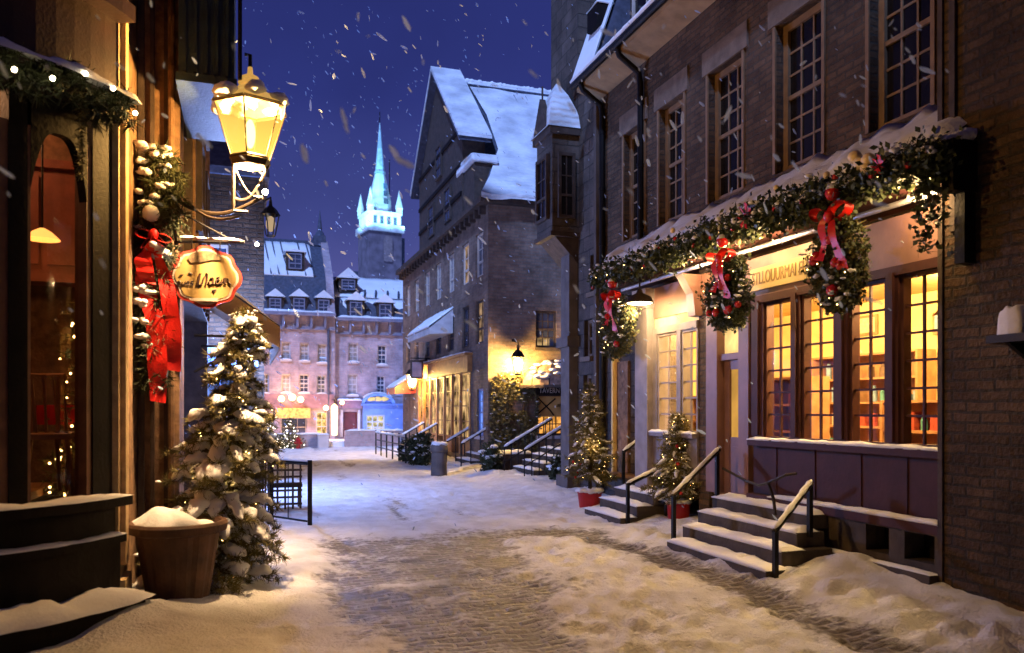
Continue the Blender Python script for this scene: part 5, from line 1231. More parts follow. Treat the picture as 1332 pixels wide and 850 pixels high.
# little dormer on the left edge of the roof
mb = MB(); mb.box(W0, XM + .02, XM + .62, 7.4, 8.68, 21.7, 23.4); d_ = mb.build('dormer', DARKWOOD, tv)
mb = MB(); mb.prism([(XM - .06, 21.58, 8.70), (XM - .06, 23.5, 8.70), (XM - .06, 23.4, 9.05), (XM - .06, 21.75, 8.98)], (.8, 0, 0)); mb.build('snow', SNOWR, d_, bevel=.06)
# wooden shopfront
sw_m = mat('honey_wood', (.30, .14, .05), .55, var=.3, scale=6, bump=.2)
mb = MB(); mb.box(f, 21.85, 29.4, 2.76, 3.22, .002, .14); mb.box(f, 21.8, 29.45, 3.223, 3.30, .0, .24); mb.parts('fascia', sw_m, tv)
snowstrip(f, 21.8, 29.45, .0, .24, 3.30, .05, tv)
mb = MB()
for k, y in enumerate((22.0, 23.1, 24.1, 25.1, 26.1, 27.1, 28.1, 29.0)): mb.box(f, y, y + .13, .35, 2.755, -.2, .03)
for y0 in (22.2, 24.3, 26.3, 28.3): mb.box(f, y0, y0 + .7, .35, .8, -.16, .0)
mb.parts('shopfront_post', sw_m, tv)
for y0, y1 in ((22.13, 23.1), (23.23, 24.1), (24.23, 25.1), (25.23, 26.1), (26.23, 27.1), (27.23, 28.1), (28.23, 29.0)): window(f, y0 + .002, y1 - .002, .82, 2.75, tv, 2, 4, sw_m, WARMPANE2, rec=.07, fw=.05, bw=.03, name='shop_window', mid=False)
mb = MB(); mb.box(f, 22.2, 29, .3, .36, -.6, -.2); mb.build('threshold', STONEB, tv)
# awnings
mb = MB(); mb.prism([(XM - .01, 24.0, 4.8), (XM - .75, 24.0, 4.2), (XM - .75, 24.0, 4.0), (XM - .01, 24.0, 4.05)], (0, 3.4, 0)); aw = mb.build('awning', mat('pale_canvas', (.4, .38, .4), .8), tv)
snowstrip(Fr((XM, 0, 4.84), (0, 1, 0), (-1, 0, 0)), 23.98, 27.42, .0, .78, 0, .07, aw, slope=.6)
mb = MB(); mb.prism([(XM - .01, 29.6, 3.0), (XM - .8, 29.6, 2.5), (XM - .8, 29.6, 2.25), (XM - .01, 29.6, 2.3)], (0, 1.8, 0)); aw = mb.build('red_awning', REDP, tv)
snowstrip(Fr((XM, 0, 3.04), (0, 1, 0), (-1, 0, 0)), 29.6, 31.4, .0, .83, 0, .07, aw, slope=.52)
q = onX(543, 482, 5.75)
sgb = thing('hanging_board', (5.75, q[0], q[1]), 'small framed hanging board above the far tavern lantern', 'sign')
MB().box(FY(q[0]), 5.5, 5.95, q[1] - .3, q[1] + .35, -.02, .02).build('board', DARKWOOD, sgb); MB().box(FY(q[0]), 5.56, 5.89, q[1] - .23, q[1] + .28, .022, .03).build('face', mat('muted_mauve', (.25, .18, .2), .7), sgb)
MB().tube([(5.5, q[0], q[1] + .42), (6.19, q[0], q[1] + .42)], .02, 5).build('bracket', IRON, sgb)
q = onX(536, 495, 5.65); small_lantern((5.65, q[0], q[1]), 1.6, 'bright lantern over the wooden tavern shopfront', (6.19, q[0] + .1, q[1] + .1), em=LAMPH); LAN1 = (5.30, q[0] - .35, q[1])
q = onY(674, 473, YM - .42); small_lantern((q[0], YM - .42, q[1]), 1.35, 'bright lantern on the ivy clad tavern side wall', (q[0], YM - .01, q[1] + .1), em=LAMPH); LAN2 = (q[0], YM - .85, q[1] + .0)
# dome canopy + tavern board
xcn = onY(722, 500, YM)[0]; zc0 = onY(700, 502, YM - .5)[1]; zc1 = onY(715, 469, YM - .3)[1]
mb = MB(); vs = []; n = 12; m_ = 6
for i in range(m_+1):
    a = i/m_*PI/2
    for k in range(n+1): q = PI + PI*k/n; vs.append((xcn + 1.0*math.cos(a)*math.cos(q), YM - .01 + .95*math.cos(a)*math.sin(q), zc0 + (zc1-zc0)*math.sin(a)))
mb.add(vs, [(i*(n+1) + k, i*(n+1) + k+1, (i+1)*(n+1) + k+1, (i+1)*(n+1) + k) for i in range(m_) for k in range(n)]); cn = mb.build('dome_canopy', mat('brown_canopy', (.16, .10, .08), .8, var=.5, scale=10), tv)
mb = MB(); mb.lathe((xcn, YM - .01, 0), [(1.06, zc0 - .06), (1.06, zc0 + .02), (.98, zc0 + .02), (.98, zc0 - .06)], 14, PI, 2*PI)
for k in range(0, n+1, 2): mb.tube([Vector(vs[i*(n+1)+k])*1 for i in range(m_+1)], .02, 5)
mb.build('canopy_rib', DARKWOOD, cn)
mb = MB()
for k in range(30):
    a = random.uniform(.3, 1.4); q = PI + PI*random.random(); mb.ball((xcn + math.cos(a)*math.cos(q), YM + .95*math.cos(a)*math.sin(q), zc0 + (zc1-zc0)*math.sin(a)), .1, 7, 1.2, 1.2, .45, jit=.5)
mb.build('snow', SNOWD, cn, smooth=True)
xa, za1 = onY(698, 503, YM - .25); xb, zb1 = onY(731, 514, YM - .25)
tb_ = thing('tavern_sign', (xa, YM - .25, zb1), 'dark board lettered TAVERN under the small dome canopy', 'sign')
MB().box(FY(YM - .2), xa, xb, zb1, za1, 0, .06).build('board', BLACKW, tb_); text('TAVERN', FY(YM - .2), (xa+xb)/2, (za1+zb1)/2, .063, .2, mat('dull_letters', (.42, .36, .33), .6), tb_, width=(xb-xa)*.8)
# ivy
iv = thing('ivy', (6.6, YM - .05, 1.5), 'snow dusted ivy climbing the tavern side wall under the lantern', 'climbing plant')
pts = []; tops = 0
while len(pts) < 2400:
    px = random.uniform(638, 699); py = random.uniform(488, 606)
    if noise.noise(Vector((px*.05, py*.05, 0))) < -.30 + (.12*(px-662)/30 if px > 662 else 0) + (.25*(500-py)/12 if py < 500 else 0): continue
    x, z = onY(px, py, YM); pts.append((x, YM - random.uniform(.01, .08), z))
quads('foliage', leafcloud(pts, 4, .03, .075), IVY, iv)
mb = MB()
for k in range(150):
    p = random.choice(pts); mb.ball((p[0], p[1] - .02, p[2]), random.uniform(.015, .04), 6, 1.5, .7, .5, jit=.5)
mb.build('snow', SNOWD, iv, smooth=True)
mb = MB()
for k in range(9): x = XM + .1 + k*.15; mb.tube([(x, YM - .03, 0), (x + random.uniform(-.1, .1), YM - .04, 1.2), (x + random.uniform(-.2, .2), YM - .03, 2.4)], .012, 5)
mb.build('stem', BARK, iv)
# planter trough, bush, entrance stairs of the tavern
x0, y0 = onG(647, 622); x1, _ = onG(690, 622)
tr = thing('stone_trough', (x0, y0, 0), 'long dark planting trough with a snowy rim under the ivy', 'planter')
MB().box(W0, x0, x0 + .95, -.1, .58, y0, y0 + .7).build('trough', DARKWOOD, tr, bevel=.01); snowstrip(W0, x0 - .02, x0 + .97, y0 - .02, y0 + .7, .58, .09, tr)
def bush(px, py, R, H, label, snowy=.5, m=NEEDLE2, cat='shrub', group=None):
    x, y = onG(px, py); t = thing('shrub', (x, y, 0), label, cat, group); pts = []
    for k in range(int(420*R/.4)):
        v = Vector((random.gauss(0, 1), random.gauss(0, 1), random.gauss(0, 1))).normalized()*random.uniform(.55, 1); w = 1 + .3*noise.noise(v*2.2 + Vector((px, 0, 0))); pts.append((x + v.x*R*w, y + v.y*R*w, H*.52 + v.z*H*.5*w))
    MB().tube([(x, y, 0), (x + .02, y, H*.6)], [.03, .015], 6).build('trunk', BARK, t)
    quads('foliage', leafcloud(pts, 8, .04, .085), m, t); mb = MB()
    for k in range(int(90*snowy)):
        p = random.choice(pts)
        if p[2] > H*.35: mb.ball((p[0], p[1], p[2] + .03), random.uniform(.03, .085), 7, 1.3, 1.3, .6, jit=.5)
    mb.build('snow', SNOW, t, smooth=True); return t
bush(639, 622, .24, .85, 'dark conical shrub with a snowy top at the tavern corner', .35)
ts = thing('tavern_stairs', (*onG(705, 636), 0), 'dark snowy stairs with iron rails before the dome canopy', 'steps')
gx, gy = onG(682, 630)
for k in range(5):
    MB().box(W0, gx + .24*k, gx + 1.9, -.1 if k == 0 else .15*k + .001, .15*(k+1), gy, gy + 1.5).build('step', STONEB, ts); snowstrip(Fr((gx + .24*k, 0, 0), (0, 1, 0), (-1, 0, 0)), gy, gy + 1.5, -.24, .01, .15*(k+1), .05, ts, step=.08)
for dy in (0, 1.45):
    mb = MB(); a = Vector((gx, gy + dy, .75)); b = Vector((gx + 1.25, gy + dy, 1.45)); mb.tube([a, b], .028, 6); mb.tube([a - Z*.35, b - Z*.35], .018, 6)
    for k in range(8): p = a.lerp(b, k/7); mb.tube([p, (p.x, p.y, max(0, p.z - .9))], .015, 5)
    mb.build('railing', IRON, ts); snowtube([a + Z*.04, b + Z*.04], .04, ts)
bush(733, 634, .28, .7, 'small snow covered shrub beside the dark stone pillar', .6)
# items along the tavern kerb
gx, gy = onG(571, 622); bn_ = thing('round_top_bin', (gx, gy, 0), 'round topped dark bin with a snow cap before the tavern shopfront', 'bin')
MB().lathe((gx, gy, 0), [(0, -.05), (.21, -.05), (.20, .1), (.185, .62), (.22, .66), (.23, .70), (.21, .78), (.13, .88), (0, .92)], 18).build('drum', mat('bin_stone', (.09, .075, .07), .8, var=.4, bump=.4), bn_, smooth=False)
mb = MB(); [mb.ball((gx + random.uniform(-.09, .09), gy + random.uniform(-.09, .09), .84), .11, 8, 1.2, 1.2, .6, jit=.3) for _ in range(6)]; mb.build('snow', SNOW, bn_, smooth=True)
bush(548, 608, .42, .95, 'larger snowy shrub left of the round topped bin', .9); bush(533, 603, .36, .75, 'low snowy shrub beside the far iron railing', .9)
def stoop(px, py, w, n, label, rl):
    x, y = onG(px, py); t = thing('stoop', (x, y, 0), label, 'steps')
    for k in range(n):
        MB().box(W0, x + .28*k, max(6.18, x + .28*k + .3), -.1 if k == 0 else .15*k + .001, .15*(k+1), y - w/2, y + w/2).build('step', STONEB, t); snowstrip(Fr((x + .28*k, 0, 0), (0, 1, 0), (-1, 0, 0)), y - w/2, y + w/2, -.28, .01, .15*(k+1), .05, t, step=.1)
    for s in (-1, 1):
        a = Vector((x, y + s*w/2, .75)); b = Vector((x + .8, y + s*w/2, 1.2)); mb = MB(); mb.tube([a, b], .025, 6)
        for k in range(4): p = a.lerp(b, k/3); mb.tube([p, (p.x, p.y, 0)], .018, 5)
        mb.build('railing', IRON, t); snowtube([a + Z*.035, b + Z*.035], .04, t)
stoop(590, 612, 1.6, 3, 'snowy stoop with rails right of the round topped bin', 0); stoop(530, 597, 2.0, 3, 'farther snowy stoop with rails behind the shrubs', 0)
x, y = onG(628, 614); 
sbx = thing('stone_bench', (x, y, 0), 'grey stone block bench under the blue lit window', 'bench'); MB().box(W0, x, x + .6, -.1, .55, y - .4, y + .4).build('seat', STONEB, sbx); snowstrip(W0, x - .02, x + .62, y - .42, y + .42, .55, .08, sbx)
fr_ = thing('iron_railing', (*onG(512, 603), 0), 'short iron barrier standing on the snow at the far end of the street', 'railing')
a = Vector((*onG(528, 606), 0)); b = Vector((*onG(489, 594), 0)); mb = MB()
for z in (.35, .6, .85): mb.tube([a + Z*z, b + Z*z], .022, 5)
for k in range(6): p = a.lerp(b, k/5); mb.tube([p, p + Z*.95], .028, 5)
mb.build('rail', IRON, fr_); snowtube([a + Z*.88, b + Z*.88], .045, fr_)

# ================================================================== ROW AT THE END OF THE STREET
YB = 37.6
lf = thing('mansard_house', (2, YB, 0), 'hazy mauve brick house with a seamed snowy mansard roof, left of the far pair', 'house')
rg = thing('mansard_house', (6, YB + .3, 0), 'hazy mauve brick house with a blue arched shopfront, right of the far pair', 'house')
def U(px, Y=YB): return onY(px, 500, Y)[0]
def ZZ(py, px=400, Y=YB): return onY(px, py, Y)[1]
def backhouse(t, Y, px0, px1, x0, eave, brk, top, wins, ground, pxz, hip):
    g = FY(Y); x1 = U(px1, Y); z_e, z_b, z_t = ZZ(eave, pxz, Y), ZZ(brk, pxz, Y), ZZ(top, pxz, Y)
    hs = [(U(a, Y), U(b, Y), ZZ(d, pxz, Y), ZZ(c, pxz, Y)) for a, b, c, d in wins]; gs = [(U(a, Y), U(b, Y), ZZ(d, pxz, Y), ZZ(c, pxz, Y)) for a, b, c, d in ground]
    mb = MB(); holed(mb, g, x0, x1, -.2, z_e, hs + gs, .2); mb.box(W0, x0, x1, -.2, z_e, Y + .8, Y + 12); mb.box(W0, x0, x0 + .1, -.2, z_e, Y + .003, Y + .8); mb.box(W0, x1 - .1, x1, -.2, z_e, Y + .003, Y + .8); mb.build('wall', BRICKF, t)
    for h in hs:
        w = window(g, *h, t, 2, 4, WHITEF, anypane(), rec=.16, fw=.055, bw=.03, sill=WHITEF)
        snowstrip(g, h[0] - .05, h[1] + .05, 0, .08, h[2] - .002, .07, w, step=.12)
    mb = MB(); mb.box(g, x0, x1, z_e + .002, z_e + .14, -.5, .35); mb.box(g, x0, x1, z_e - .62, z_e - .55, .002, .10)
    for k in range(int((x1-x0)/.62) + 1): mb.box(g, min(x1 - .1, x0 + k*.62), min(x1, x0 + k*.62 + .1), z_e - .548, z_e - .002, .002, .22)
    mb.build('cornice', mat('blue_grey_trim', (.19, .19, .27), .7), t)
    s1, s2 = .9, 3.4
    mb = MB(); mb.prism([(x0, Y + .02, z_e + .145), (x0, Y + s1, z_b), (x0, Y + s2, z_t), (x0, Y + 9, z_t), (x0, Y + 9, z_e + .145)], (x1 - x0, 0, 0)); rf = mb.build('roof', SLATE, t)
    fl = Fr((0, Y, 0), (1, 0, 0), (0, -1, 0))
    snowstrip(fl, x0 + .05, x1 - hip, -s2, -s1 - .05, z_t + .03, .12, rf, slope=z_t - z_b - .05, nd=6, step=.2)
    snowstrip(fl, x0 + .05, x1 - .02, -.55, .32, z_e + .14, .16, rf, step=.2)
    return g, hs, gs, z_e, z_b, z_t, x1, rf
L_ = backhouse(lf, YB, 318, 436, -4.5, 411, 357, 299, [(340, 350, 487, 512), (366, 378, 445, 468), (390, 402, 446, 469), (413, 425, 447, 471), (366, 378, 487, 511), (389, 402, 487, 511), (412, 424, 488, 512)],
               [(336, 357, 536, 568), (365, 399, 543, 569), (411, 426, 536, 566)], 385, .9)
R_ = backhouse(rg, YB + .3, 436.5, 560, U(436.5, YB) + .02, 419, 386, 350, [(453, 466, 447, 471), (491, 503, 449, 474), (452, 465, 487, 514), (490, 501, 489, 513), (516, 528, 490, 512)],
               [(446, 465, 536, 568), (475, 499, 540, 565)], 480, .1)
g, hs, gs, z_e, z_b, z_t, x1, rf = L_
window(g, *gs[0], lf, 2, 2, CREAM2, WARMPANE, rec=.1); window(g, *gs[2], lf, 2, 3, CREAM2, WARMPANE, rec=.1); window(g, *gs[1], lf, 3, 2, CREAM2, BGLASS, rec=.15)
mb = MB(); mb.box(g, U(333), U(434), ZZ(531), ZZ(513), .002, .12); mb.build('fascia', mat('mauve_fascia', (.22, .13, .17), .6), lf)
mb = MB(); mb.box(g, U(358), U(403), ZZ(544), ZZ(531) - .003, .05, .3); mb.build('shop_sign', mat('golden_board', (.6, .38, .10), .6, var=.5, scale=9), lf)
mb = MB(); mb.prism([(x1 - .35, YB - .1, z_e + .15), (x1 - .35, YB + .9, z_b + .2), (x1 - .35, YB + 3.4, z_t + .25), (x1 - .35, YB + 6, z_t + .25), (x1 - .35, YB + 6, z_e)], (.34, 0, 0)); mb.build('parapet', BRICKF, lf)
mb = MB(); mb.box(W0, U(408, YB + 3.4), x1 - .1, z_t, z_t + .5, YB + 3.3, YB + 4.6); mb.lathe((U(416, YB + 3.9), YB + 3.9, 0), [(.28, z_t + .5), (.2, z_t + .75), (.1, z_t + .9), (.12, z_t + 1.0), (0, z_t + 1.95)], 8); mb.build('chimney', SLATE, lf)
mb = MB(); mb.box(W0, -4.5, x1 - .5, z_t + .02, z_t + .22, YB + 3.35, YB + 4.2); mb.build('ridge', SLATE, lf)
mb = MB()
for px in (352, 362, 373, 396, 407):
    x = U(px, YB + 2); mb.tube([(x, YB + .95, z_b + .12), (x - .25, YB + 3.35, z_t + .1)], .035, 4)
mb.build('seam', SLATE, rf)
def dormer(t, px, ytop, ybot, Y, back, w, roofh, snowm=SNOW):
    x, z0 = onY(px, ybot, Y); z1 = onY(px, ytop, Y)[1]
    mb = MB(); mb.box(W0, x - w, x + w, z0, z1, Y, Y + back); d = mb.build('dormer', DARKWOOD, t)
    window(FY(Y), x - w*.72, x + w*.72, z0 + .1, z1 - .08, t, 2, 3, MATS['blue_grey_trim'], BGLASS, rec=-.005, fw=.05, bw=.03)
    mb = MB(); mb.prism([(x - w*1.25, Y - .12, z1), (x + w*1.25, Y - .12, z1), (x, Y - .12, z1 + roofh)], (0, back, 0)); mb.build('snow', snowm, d)
dormer(lf, 389, 386, 407, YB + .12, 1.3, .36, .36); dormer(lf, 421, 388, 409, YB + .12, 1.3, .36, .36); dormer(lf, 358, 386, 406, YB + .12, 1.3, .36, .36)
dormer(lf, 384, 328, 353, YB + 1.2, 1.6, .42, .14)
g, hs, gs, z_e, z_b, z_t, x1, rf = R_; Y2 = YB + .3
dormer(rg, 463, 391, 416, Y2 + .12, 1.3, .40, .42); dormer(rg, 501, 394, 418, Y2 + .12, 1.3, .40, .42); dormer(rg, 453, 362, 380, Y2 + 1.1, 1.6, .45, .5)
snowstrip(Fr((0, Y2, 0), (1, 0, 0), (0, -1, 0)), U(438, Y2), U(556, Y2), -.9, -.1, z_b - .05, .10, rf, slope=z_b - z_e - .15, nd=5, step=.25)
mb = MB()
for px in (470, 484, 499, 513): x = U(px, Y2 + 2); mb.tube([(x, Y2 + .9, z_b + .12), (x + .1, Y2 + 1.4, z_b + .5)], .05, 4)
mb.build('seam', SLATE, rf)
rd = mat('maroon_door', (.10, .018, .022), .5)
MB().box(g, gs[0][0] + .02, gs[0][1] - .02, gs[0][2], gs[0][3] - .02, -.19, -.12).build('door', rd, rg)
mb = MB(); mb.box(g, gs[0][0] - .12, gs[0][0] - .002, gs[0][2], gs[0][3] + .1, .0, .08); mb.box(g, gs[0][1] + .002, gs[0][1] + .12, gs[0][2], gs[0][3] + .1, .0, .08); mb.parts('door_frame', WHITEF, rg)
mb = MB(); mb.box(g, U(438, Y2), U(470, Y2), ZZ(531, 480, Y2), ZZ(521, 480, Y2), .002, .25); c_ = mb.build('porch', MATS['mauve_fascia'], rg); snowstrip(g, U(438, Y2), U(470, Y2), 0, .27, ZZ(521, 480, Y2), .1, c_)
a, b = U(471, Y2), U(527, Y2)
mb = MB(); zz0, zz1 = ZZ(570, 490, Y2), ZZ(528, 490, Y2)
mb.box(g, a, gs[1][0] - .002, zz0, zz1, .002, .3); mb.box(g, gs[1][1] + .002, b, zz0, zz1, .002, .3); mb.box(g, gs[1][0] - .002, gs[1][1] + .002, zz0, gs[1][2], .002, .297); mb.box(g, gs[1][0] - .002, gs[1][1] + .002, gs[1][3], zz1, .002, .297)
mb.box(g, a - .1, b, zz1 + .002, zz1 + .1, .002, .42)
cxp = U(491, Y2); ro = U(512, Y2) - cxp
pts = [g.pt(cxp + ro*math.cos(q), zz1 + .102 + ro*.58*math.sin(q), .002) for q in np.linspace(0, PI, 20)]; mb.prism(pts, g.n*.30); bl = mb.build('blue_shopfront', BLUEP, rg)
vs = [g.pt(cxp + r*math.cos(q), zz1 + .102 + r*.58*math.sin(q), d) for q in np.linspace(0, PI, 20) for r, d in ((ro*1.02, .0), (ro*1.02, .36), (ro*.84, .36), (ro*.84, .302))]
mb = MB(); mb.add(vs, [(k*4 + i, k*4 + i + 1, k*4 + i + 5, k*4 + i + 4) for k in range(19) for i in range(3)]); mb.build('arch_moulding', mat('light_blue_paint', (.20, .34, .70), .5), bl)
mb = MB(); [mb.ball(g.pt(cxp + dx, zz1 + .32, .32), .16, 8, 1.3, .3, .7, jit=.4) for dx in (-.3, 0, .3)]; mb.build('gilt_emblem', mat('gilt', (.7, .5, .12), .4, emit=(1, .6, .15), estr=.25), bl)  # gilt with a faint emission of its own
snowtube([g.pt(cxp + ro*1.03*math.cos(q), zz1 + .14 + ro*.6*math.sin(q), .2) for q in np.linspace(.5, PI - .5, 14)], .06, bl)
window(g, *gs[1], rg, 3, 3, WHITEF, emitmat('pale_lit_pane', (1, .86, .45), .75, var=.6, scale=5), rec=-.15, bw=.05, mid=False)
for k, px in enumerate((427, 524)):
    MB().tube([(U(px) if k == 0 else U(436.3), YB - .08, 0), (U(px) if k == 0 else U(436.3), YB - .08, L_[3] - .6)], .06, 6).build('downpipe', SLATE, lf)
    break
# porch lamps over the left shop
for k, (px, py, s) in enumerate(((366, 519, .14), (380, 517, .16), (391, 520, .14), (347, 527, .09), (424, 531, .12), (445, 524, .10))):
    x, z = onY(px, py, YB - .4); t = thing('sign_lamp', (x, YB - .4, z), 'warm round lamp on the mauve shopfront at the street end', 'lamp', 'lamps over the far shopfront')
    MB().ball((x, YB - .4, z), s, 8).build('globe', emitmat('sign_globe', (1, .52, .2), 14) if k == 0 else MATS['sign_globe'], t); MB().tube([(x, YB - .4, z - s*.8), (x, YB - .02, z - .2)], .025, 5).build('arm', IRON, t)
x, z = onY(435, 546, YB - .5); t = thing('tall_lamp', (x, YB - .5, z), 'tall narrow glowing wall lamp between the two far houses', 'lamp'); MB().lathe((x, YB - .5, z), [(0, -.75), (.13, -.7), (.15, .6), (.0, .75)], 10).build('globe', emitmat('tall_globe', (1, .62, .3), 5), t); MB().tube([(x, YB - .5, z + .7), (x, YB - .5, z + .9), (x, YB - .02, z + .9)], .03, 5).build('arm', IRON, t)
# terrace wall, trees, hydrant, box
tw = thing('terrace_wall', (3, 34.6, 0), 'low stone terrace wall in front of the far houses', 'wall')
xa, xb = onY(330, 580, 34.6)[0], onY(455, 580, 34.6)[0]; xc = onY(530, 580, 34.6)[0]
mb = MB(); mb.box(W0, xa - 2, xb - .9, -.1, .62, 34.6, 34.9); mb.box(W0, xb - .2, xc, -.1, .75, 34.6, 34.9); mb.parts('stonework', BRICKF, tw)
snowstrip(W0, xa - 2, xb - .9, 34.58, 34.92, .62, .08, tw, step=.2); snowstrip(W0, xb - .2, xc, 34.58, 34.92, .75, .08, tw, step=.2)
MB().box(W0, xa - 3, xc + 2, -.1, .3, 34.92, YB).build('terrace', SNOW, tw)
for px, top, lab in ((351, 548, 'sparkling white lit tree left of the pair on the far terrace'), (376, 545, 'sparkling white lit tree nearest the red hydrant on the far terrace')):
    x, y = onY(px, 583, 34.0)[0], 34.0; z = onY(px, top, 34)[1]; fir('christmas_tree', (x, y, 0), (x, y, z), .55, lab, layers=12, per=7, ln=.13, w=.03, nn=4, snow=.4, bulbs=110, bulbm=BULBW, br=.018, step=.1, sr=.06, cat='christmas tree')
x = onY(388, 583, 33.6)[0]
hy = thing('fire_hydrant', (x, 33.6, 0), 'small red hydrant on the snow at the far end', 'hydrant'); MB().lathe((x, 33.6, 0), [(0, 0), (.13, .0), (.11, .08), (.09, .1), (.09, .38), (.12, .42), (.09, .48), (.03, .54), (0, .56)], 10).build('body', REDP, hy); MB().tube([(x - .16, 33.6, .3), (x + .16, 33.6, .3)], .05, 8).build('outlet', REDP, hy)
x = onY(421, 583, 33.8)[0]; bx_ = thing('utility_box', (x, 33.8, 0), 'pale utility box before the far terrace wall', 'box'); MB().box(W0, x - .22, x + .22, 0, .62, 33.8, 34.1).build('cabinet', WHITEF, bx_, bevel=.02); snowstrip(W0, x - .24, x + .24, 33.78, 34.12, .62, .08, bx_)

# ================================================================== CHURCH
YC = 100.0; xc, _ = onY(494, 400, YC); ch = thing('church', (xc, YC, 0), 'floodlit church with a pale cyan spire far behind the roofs', 'church')
def zc(py): return onY(494, py, YC)[1]
hw = (onY(521, 400, YC)[0] - onY(470, 400, YC)[0])/2*.86
rot = Matrix.Rotation(math.radians(10), 3, 'Z')
def CP(x, y, z): v = rot @ Vector((x, y, 0)); return Vector((xc + v.x, YC + v.y, z))
class FrC(Fr): pass
def cbox(mb, x0, x1, y0, y1, z0, z1):
    p = [CP(x, y, z) for y in (y0, y1) for z in (z0, z1) for x in (x0, x1)]; mb.add(p, [(0, 1, 3, 2), (4, 6, 7, 5), (0, 4, 5, 1), (2, 3, 7, 6), (0, 2, 6, 4), (1, 5, 7, 3)])
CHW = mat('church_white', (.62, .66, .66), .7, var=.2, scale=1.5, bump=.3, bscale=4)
mb = MB(); cbox(mb, -hw, hw, -hw, hw, 0, zc(306)); mb.build('tower', mat('hazed_tower_stone', (.15, .12, .15), .9, var=.35, scale=1.2), ch)  # mauve tint in the stone stands in for far haze
fc = Fr(CP(0, -hw, 0) - Z*0, rot @ Vector((1, 0, 0)), rot @ Vector((0, -1, 0))); fc.o.z = 0
mb = MB(); zz0, zz1 = zc(344), zc(318); pts = [fc.pt(u + .3, z, .02) for u, z in ((-.55, zz0), (.55, zz0), (.55, zz1))] + [fc.pt(.3 + .55*math.cos(q), zz1 + .7*math.sin(q), .02) for q in np.linspace(.2, PI - .2, 8)] + [fc.pt(-.25, zz1, .02)]; mb.prism(pts, fc.n*.15); mb.build('blind_window', mat('mauve_stone', (.22, .17, .18), .8), ch)
mb = MB(); cbox(mb, -hw*1.12, hw*1.12, -hw*1.12, hw*1.12, zc(306) + .002, zc(297)); mb.build('cornice', CHW, ch)
mb = MB(); cbox(mb, -hw*.96, hw*.96, -hw*.96, hw*.96, zc(297) + .002, zc(283)); cbox(mb, -hw*1.02, hw*1.02, -hw*1.02, hw*1.02, zc(283) + .002, zc(280)); bf = mb.build('belfry', CHW, ch)
mb = MB()
for u in (-1.3, -.45, .45, 1.3):
    mb.box(Fr(fc.o + fc.n*(-hw*.04), fc.u, fc.n), u - .22, u + .22, zc(296), zc(286), .003, .03)
mb.parts('louvre', SLATE, bf)
mb = MB()
for sx_ in (-1, 1):
    for sy_ in (-1, 1):
        p = CP(sx_*hw*.88, sy_*hw*.88, 0); mb.lathe(p, [(.42, zc(280)), (.40, zc(275)), (.48, zc(274)), (0, zc(250))], 8)
mb.parts('pinnacle', CHW, ch)
mb = MB(); p = CP(0, 0, 0); o8 = math.radians(32)
mb.lathe(p, [(hw*.70, zc(280)), (hw*.66, zc(262)), (hw*.30, zc(227))], 8, o8, o8 + 2*PI); mb.build('lantern', CHW, ch)
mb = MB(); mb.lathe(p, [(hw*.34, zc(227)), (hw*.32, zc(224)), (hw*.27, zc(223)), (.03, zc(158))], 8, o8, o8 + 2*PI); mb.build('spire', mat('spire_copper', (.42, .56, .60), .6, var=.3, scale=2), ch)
MB().tube([p + Z*zc(160), p + Z*zc(146)], .06, 5).build('finial', IRON, ch)
mb = MB()
for py in (268, 258, 248): mb.box(Fr(CP(.35, -hw*(.72 - (280-py)*.0065), 0), fc.u, fc.n), -.3 + (268-py)*.003, .3 - (268-py)*.003, zc(py) , zc(py - 7), -.1, .04)
mb.parts('lantern_louvre', SLATE, ch)
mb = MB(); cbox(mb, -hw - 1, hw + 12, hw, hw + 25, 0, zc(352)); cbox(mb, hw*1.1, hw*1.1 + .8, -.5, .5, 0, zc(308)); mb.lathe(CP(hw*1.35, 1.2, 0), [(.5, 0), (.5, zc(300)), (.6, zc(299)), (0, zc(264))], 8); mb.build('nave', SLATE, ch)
MB().tube([CP(hw*1.12, 3, 0), CP(hw*1.12, 3, zc(196))], .07, 5).build('mast', IRON, ch)

# ================================================================== LIGHT
def spot(name, loc, target, col, power, ang, r=.1):
    o = light(name, loc, col, power, r, 'SPOT', spot_size=math.radians(ang), spot_blend=.6); aim(o, target); return o
AMB = (1, .62, .29)
light('lantern_light', (lx + .07, ly - .11, lz0 + .14), AMB, 2500, .05)
for (px, py, X, pw) in ((1185, 285, 5.5, 46), (1000, 335, 5.5, 34), (900, 365, 5.5, 36), (950, 350, 5.45, 34)):
    y, z = onX(px, py, X); o = light('canopy_strip', (X, y, 3.52), (1, .62, .26), pw, .05)
light('dish_light', (5.42, yq, zq - .08), (1, .66, .30), 110, .1)
x, z = onY(380, 512, YB - 1.2); light('far_shop_light', (x, YB - 1.2, z), (1, .50, .22), 170, .25)
x, z = onY(432, 545, YB - 1.2); light('far_lamp_light', (x, YB - 1.2, z), (1, .55, .32), 110, .2)
x, z = onY(350, 550, YB - 1.6); light('far_window_light', (x, YB - 1.6, z), (1, .6, .5), 70, .3)
x, z = onY(492, 545, YB - 1.5); light('blue_shop_light', (x, YB - 1.5, z), (.30, .42, 1), 160, .3)
cc = Vector((xc, YC, 0))
for dx, dy in ((-1, -1.0), (1.0, -1.0), (0, -1.6), (-1.7, 0)):
    p = CP(dx*hw*1.7, dy*hw*1.7, zc(303)); spot('church_flood', p, (xc, YC, zc(262)), (.28, .78, 1), 1900, 75, .3)
spot('spire_flood', CP(-hw*1.0, -hw*1.9, zc(282)), (xc, YC, zc(205)), (.10, .50, 1), 7000, 50, .3)
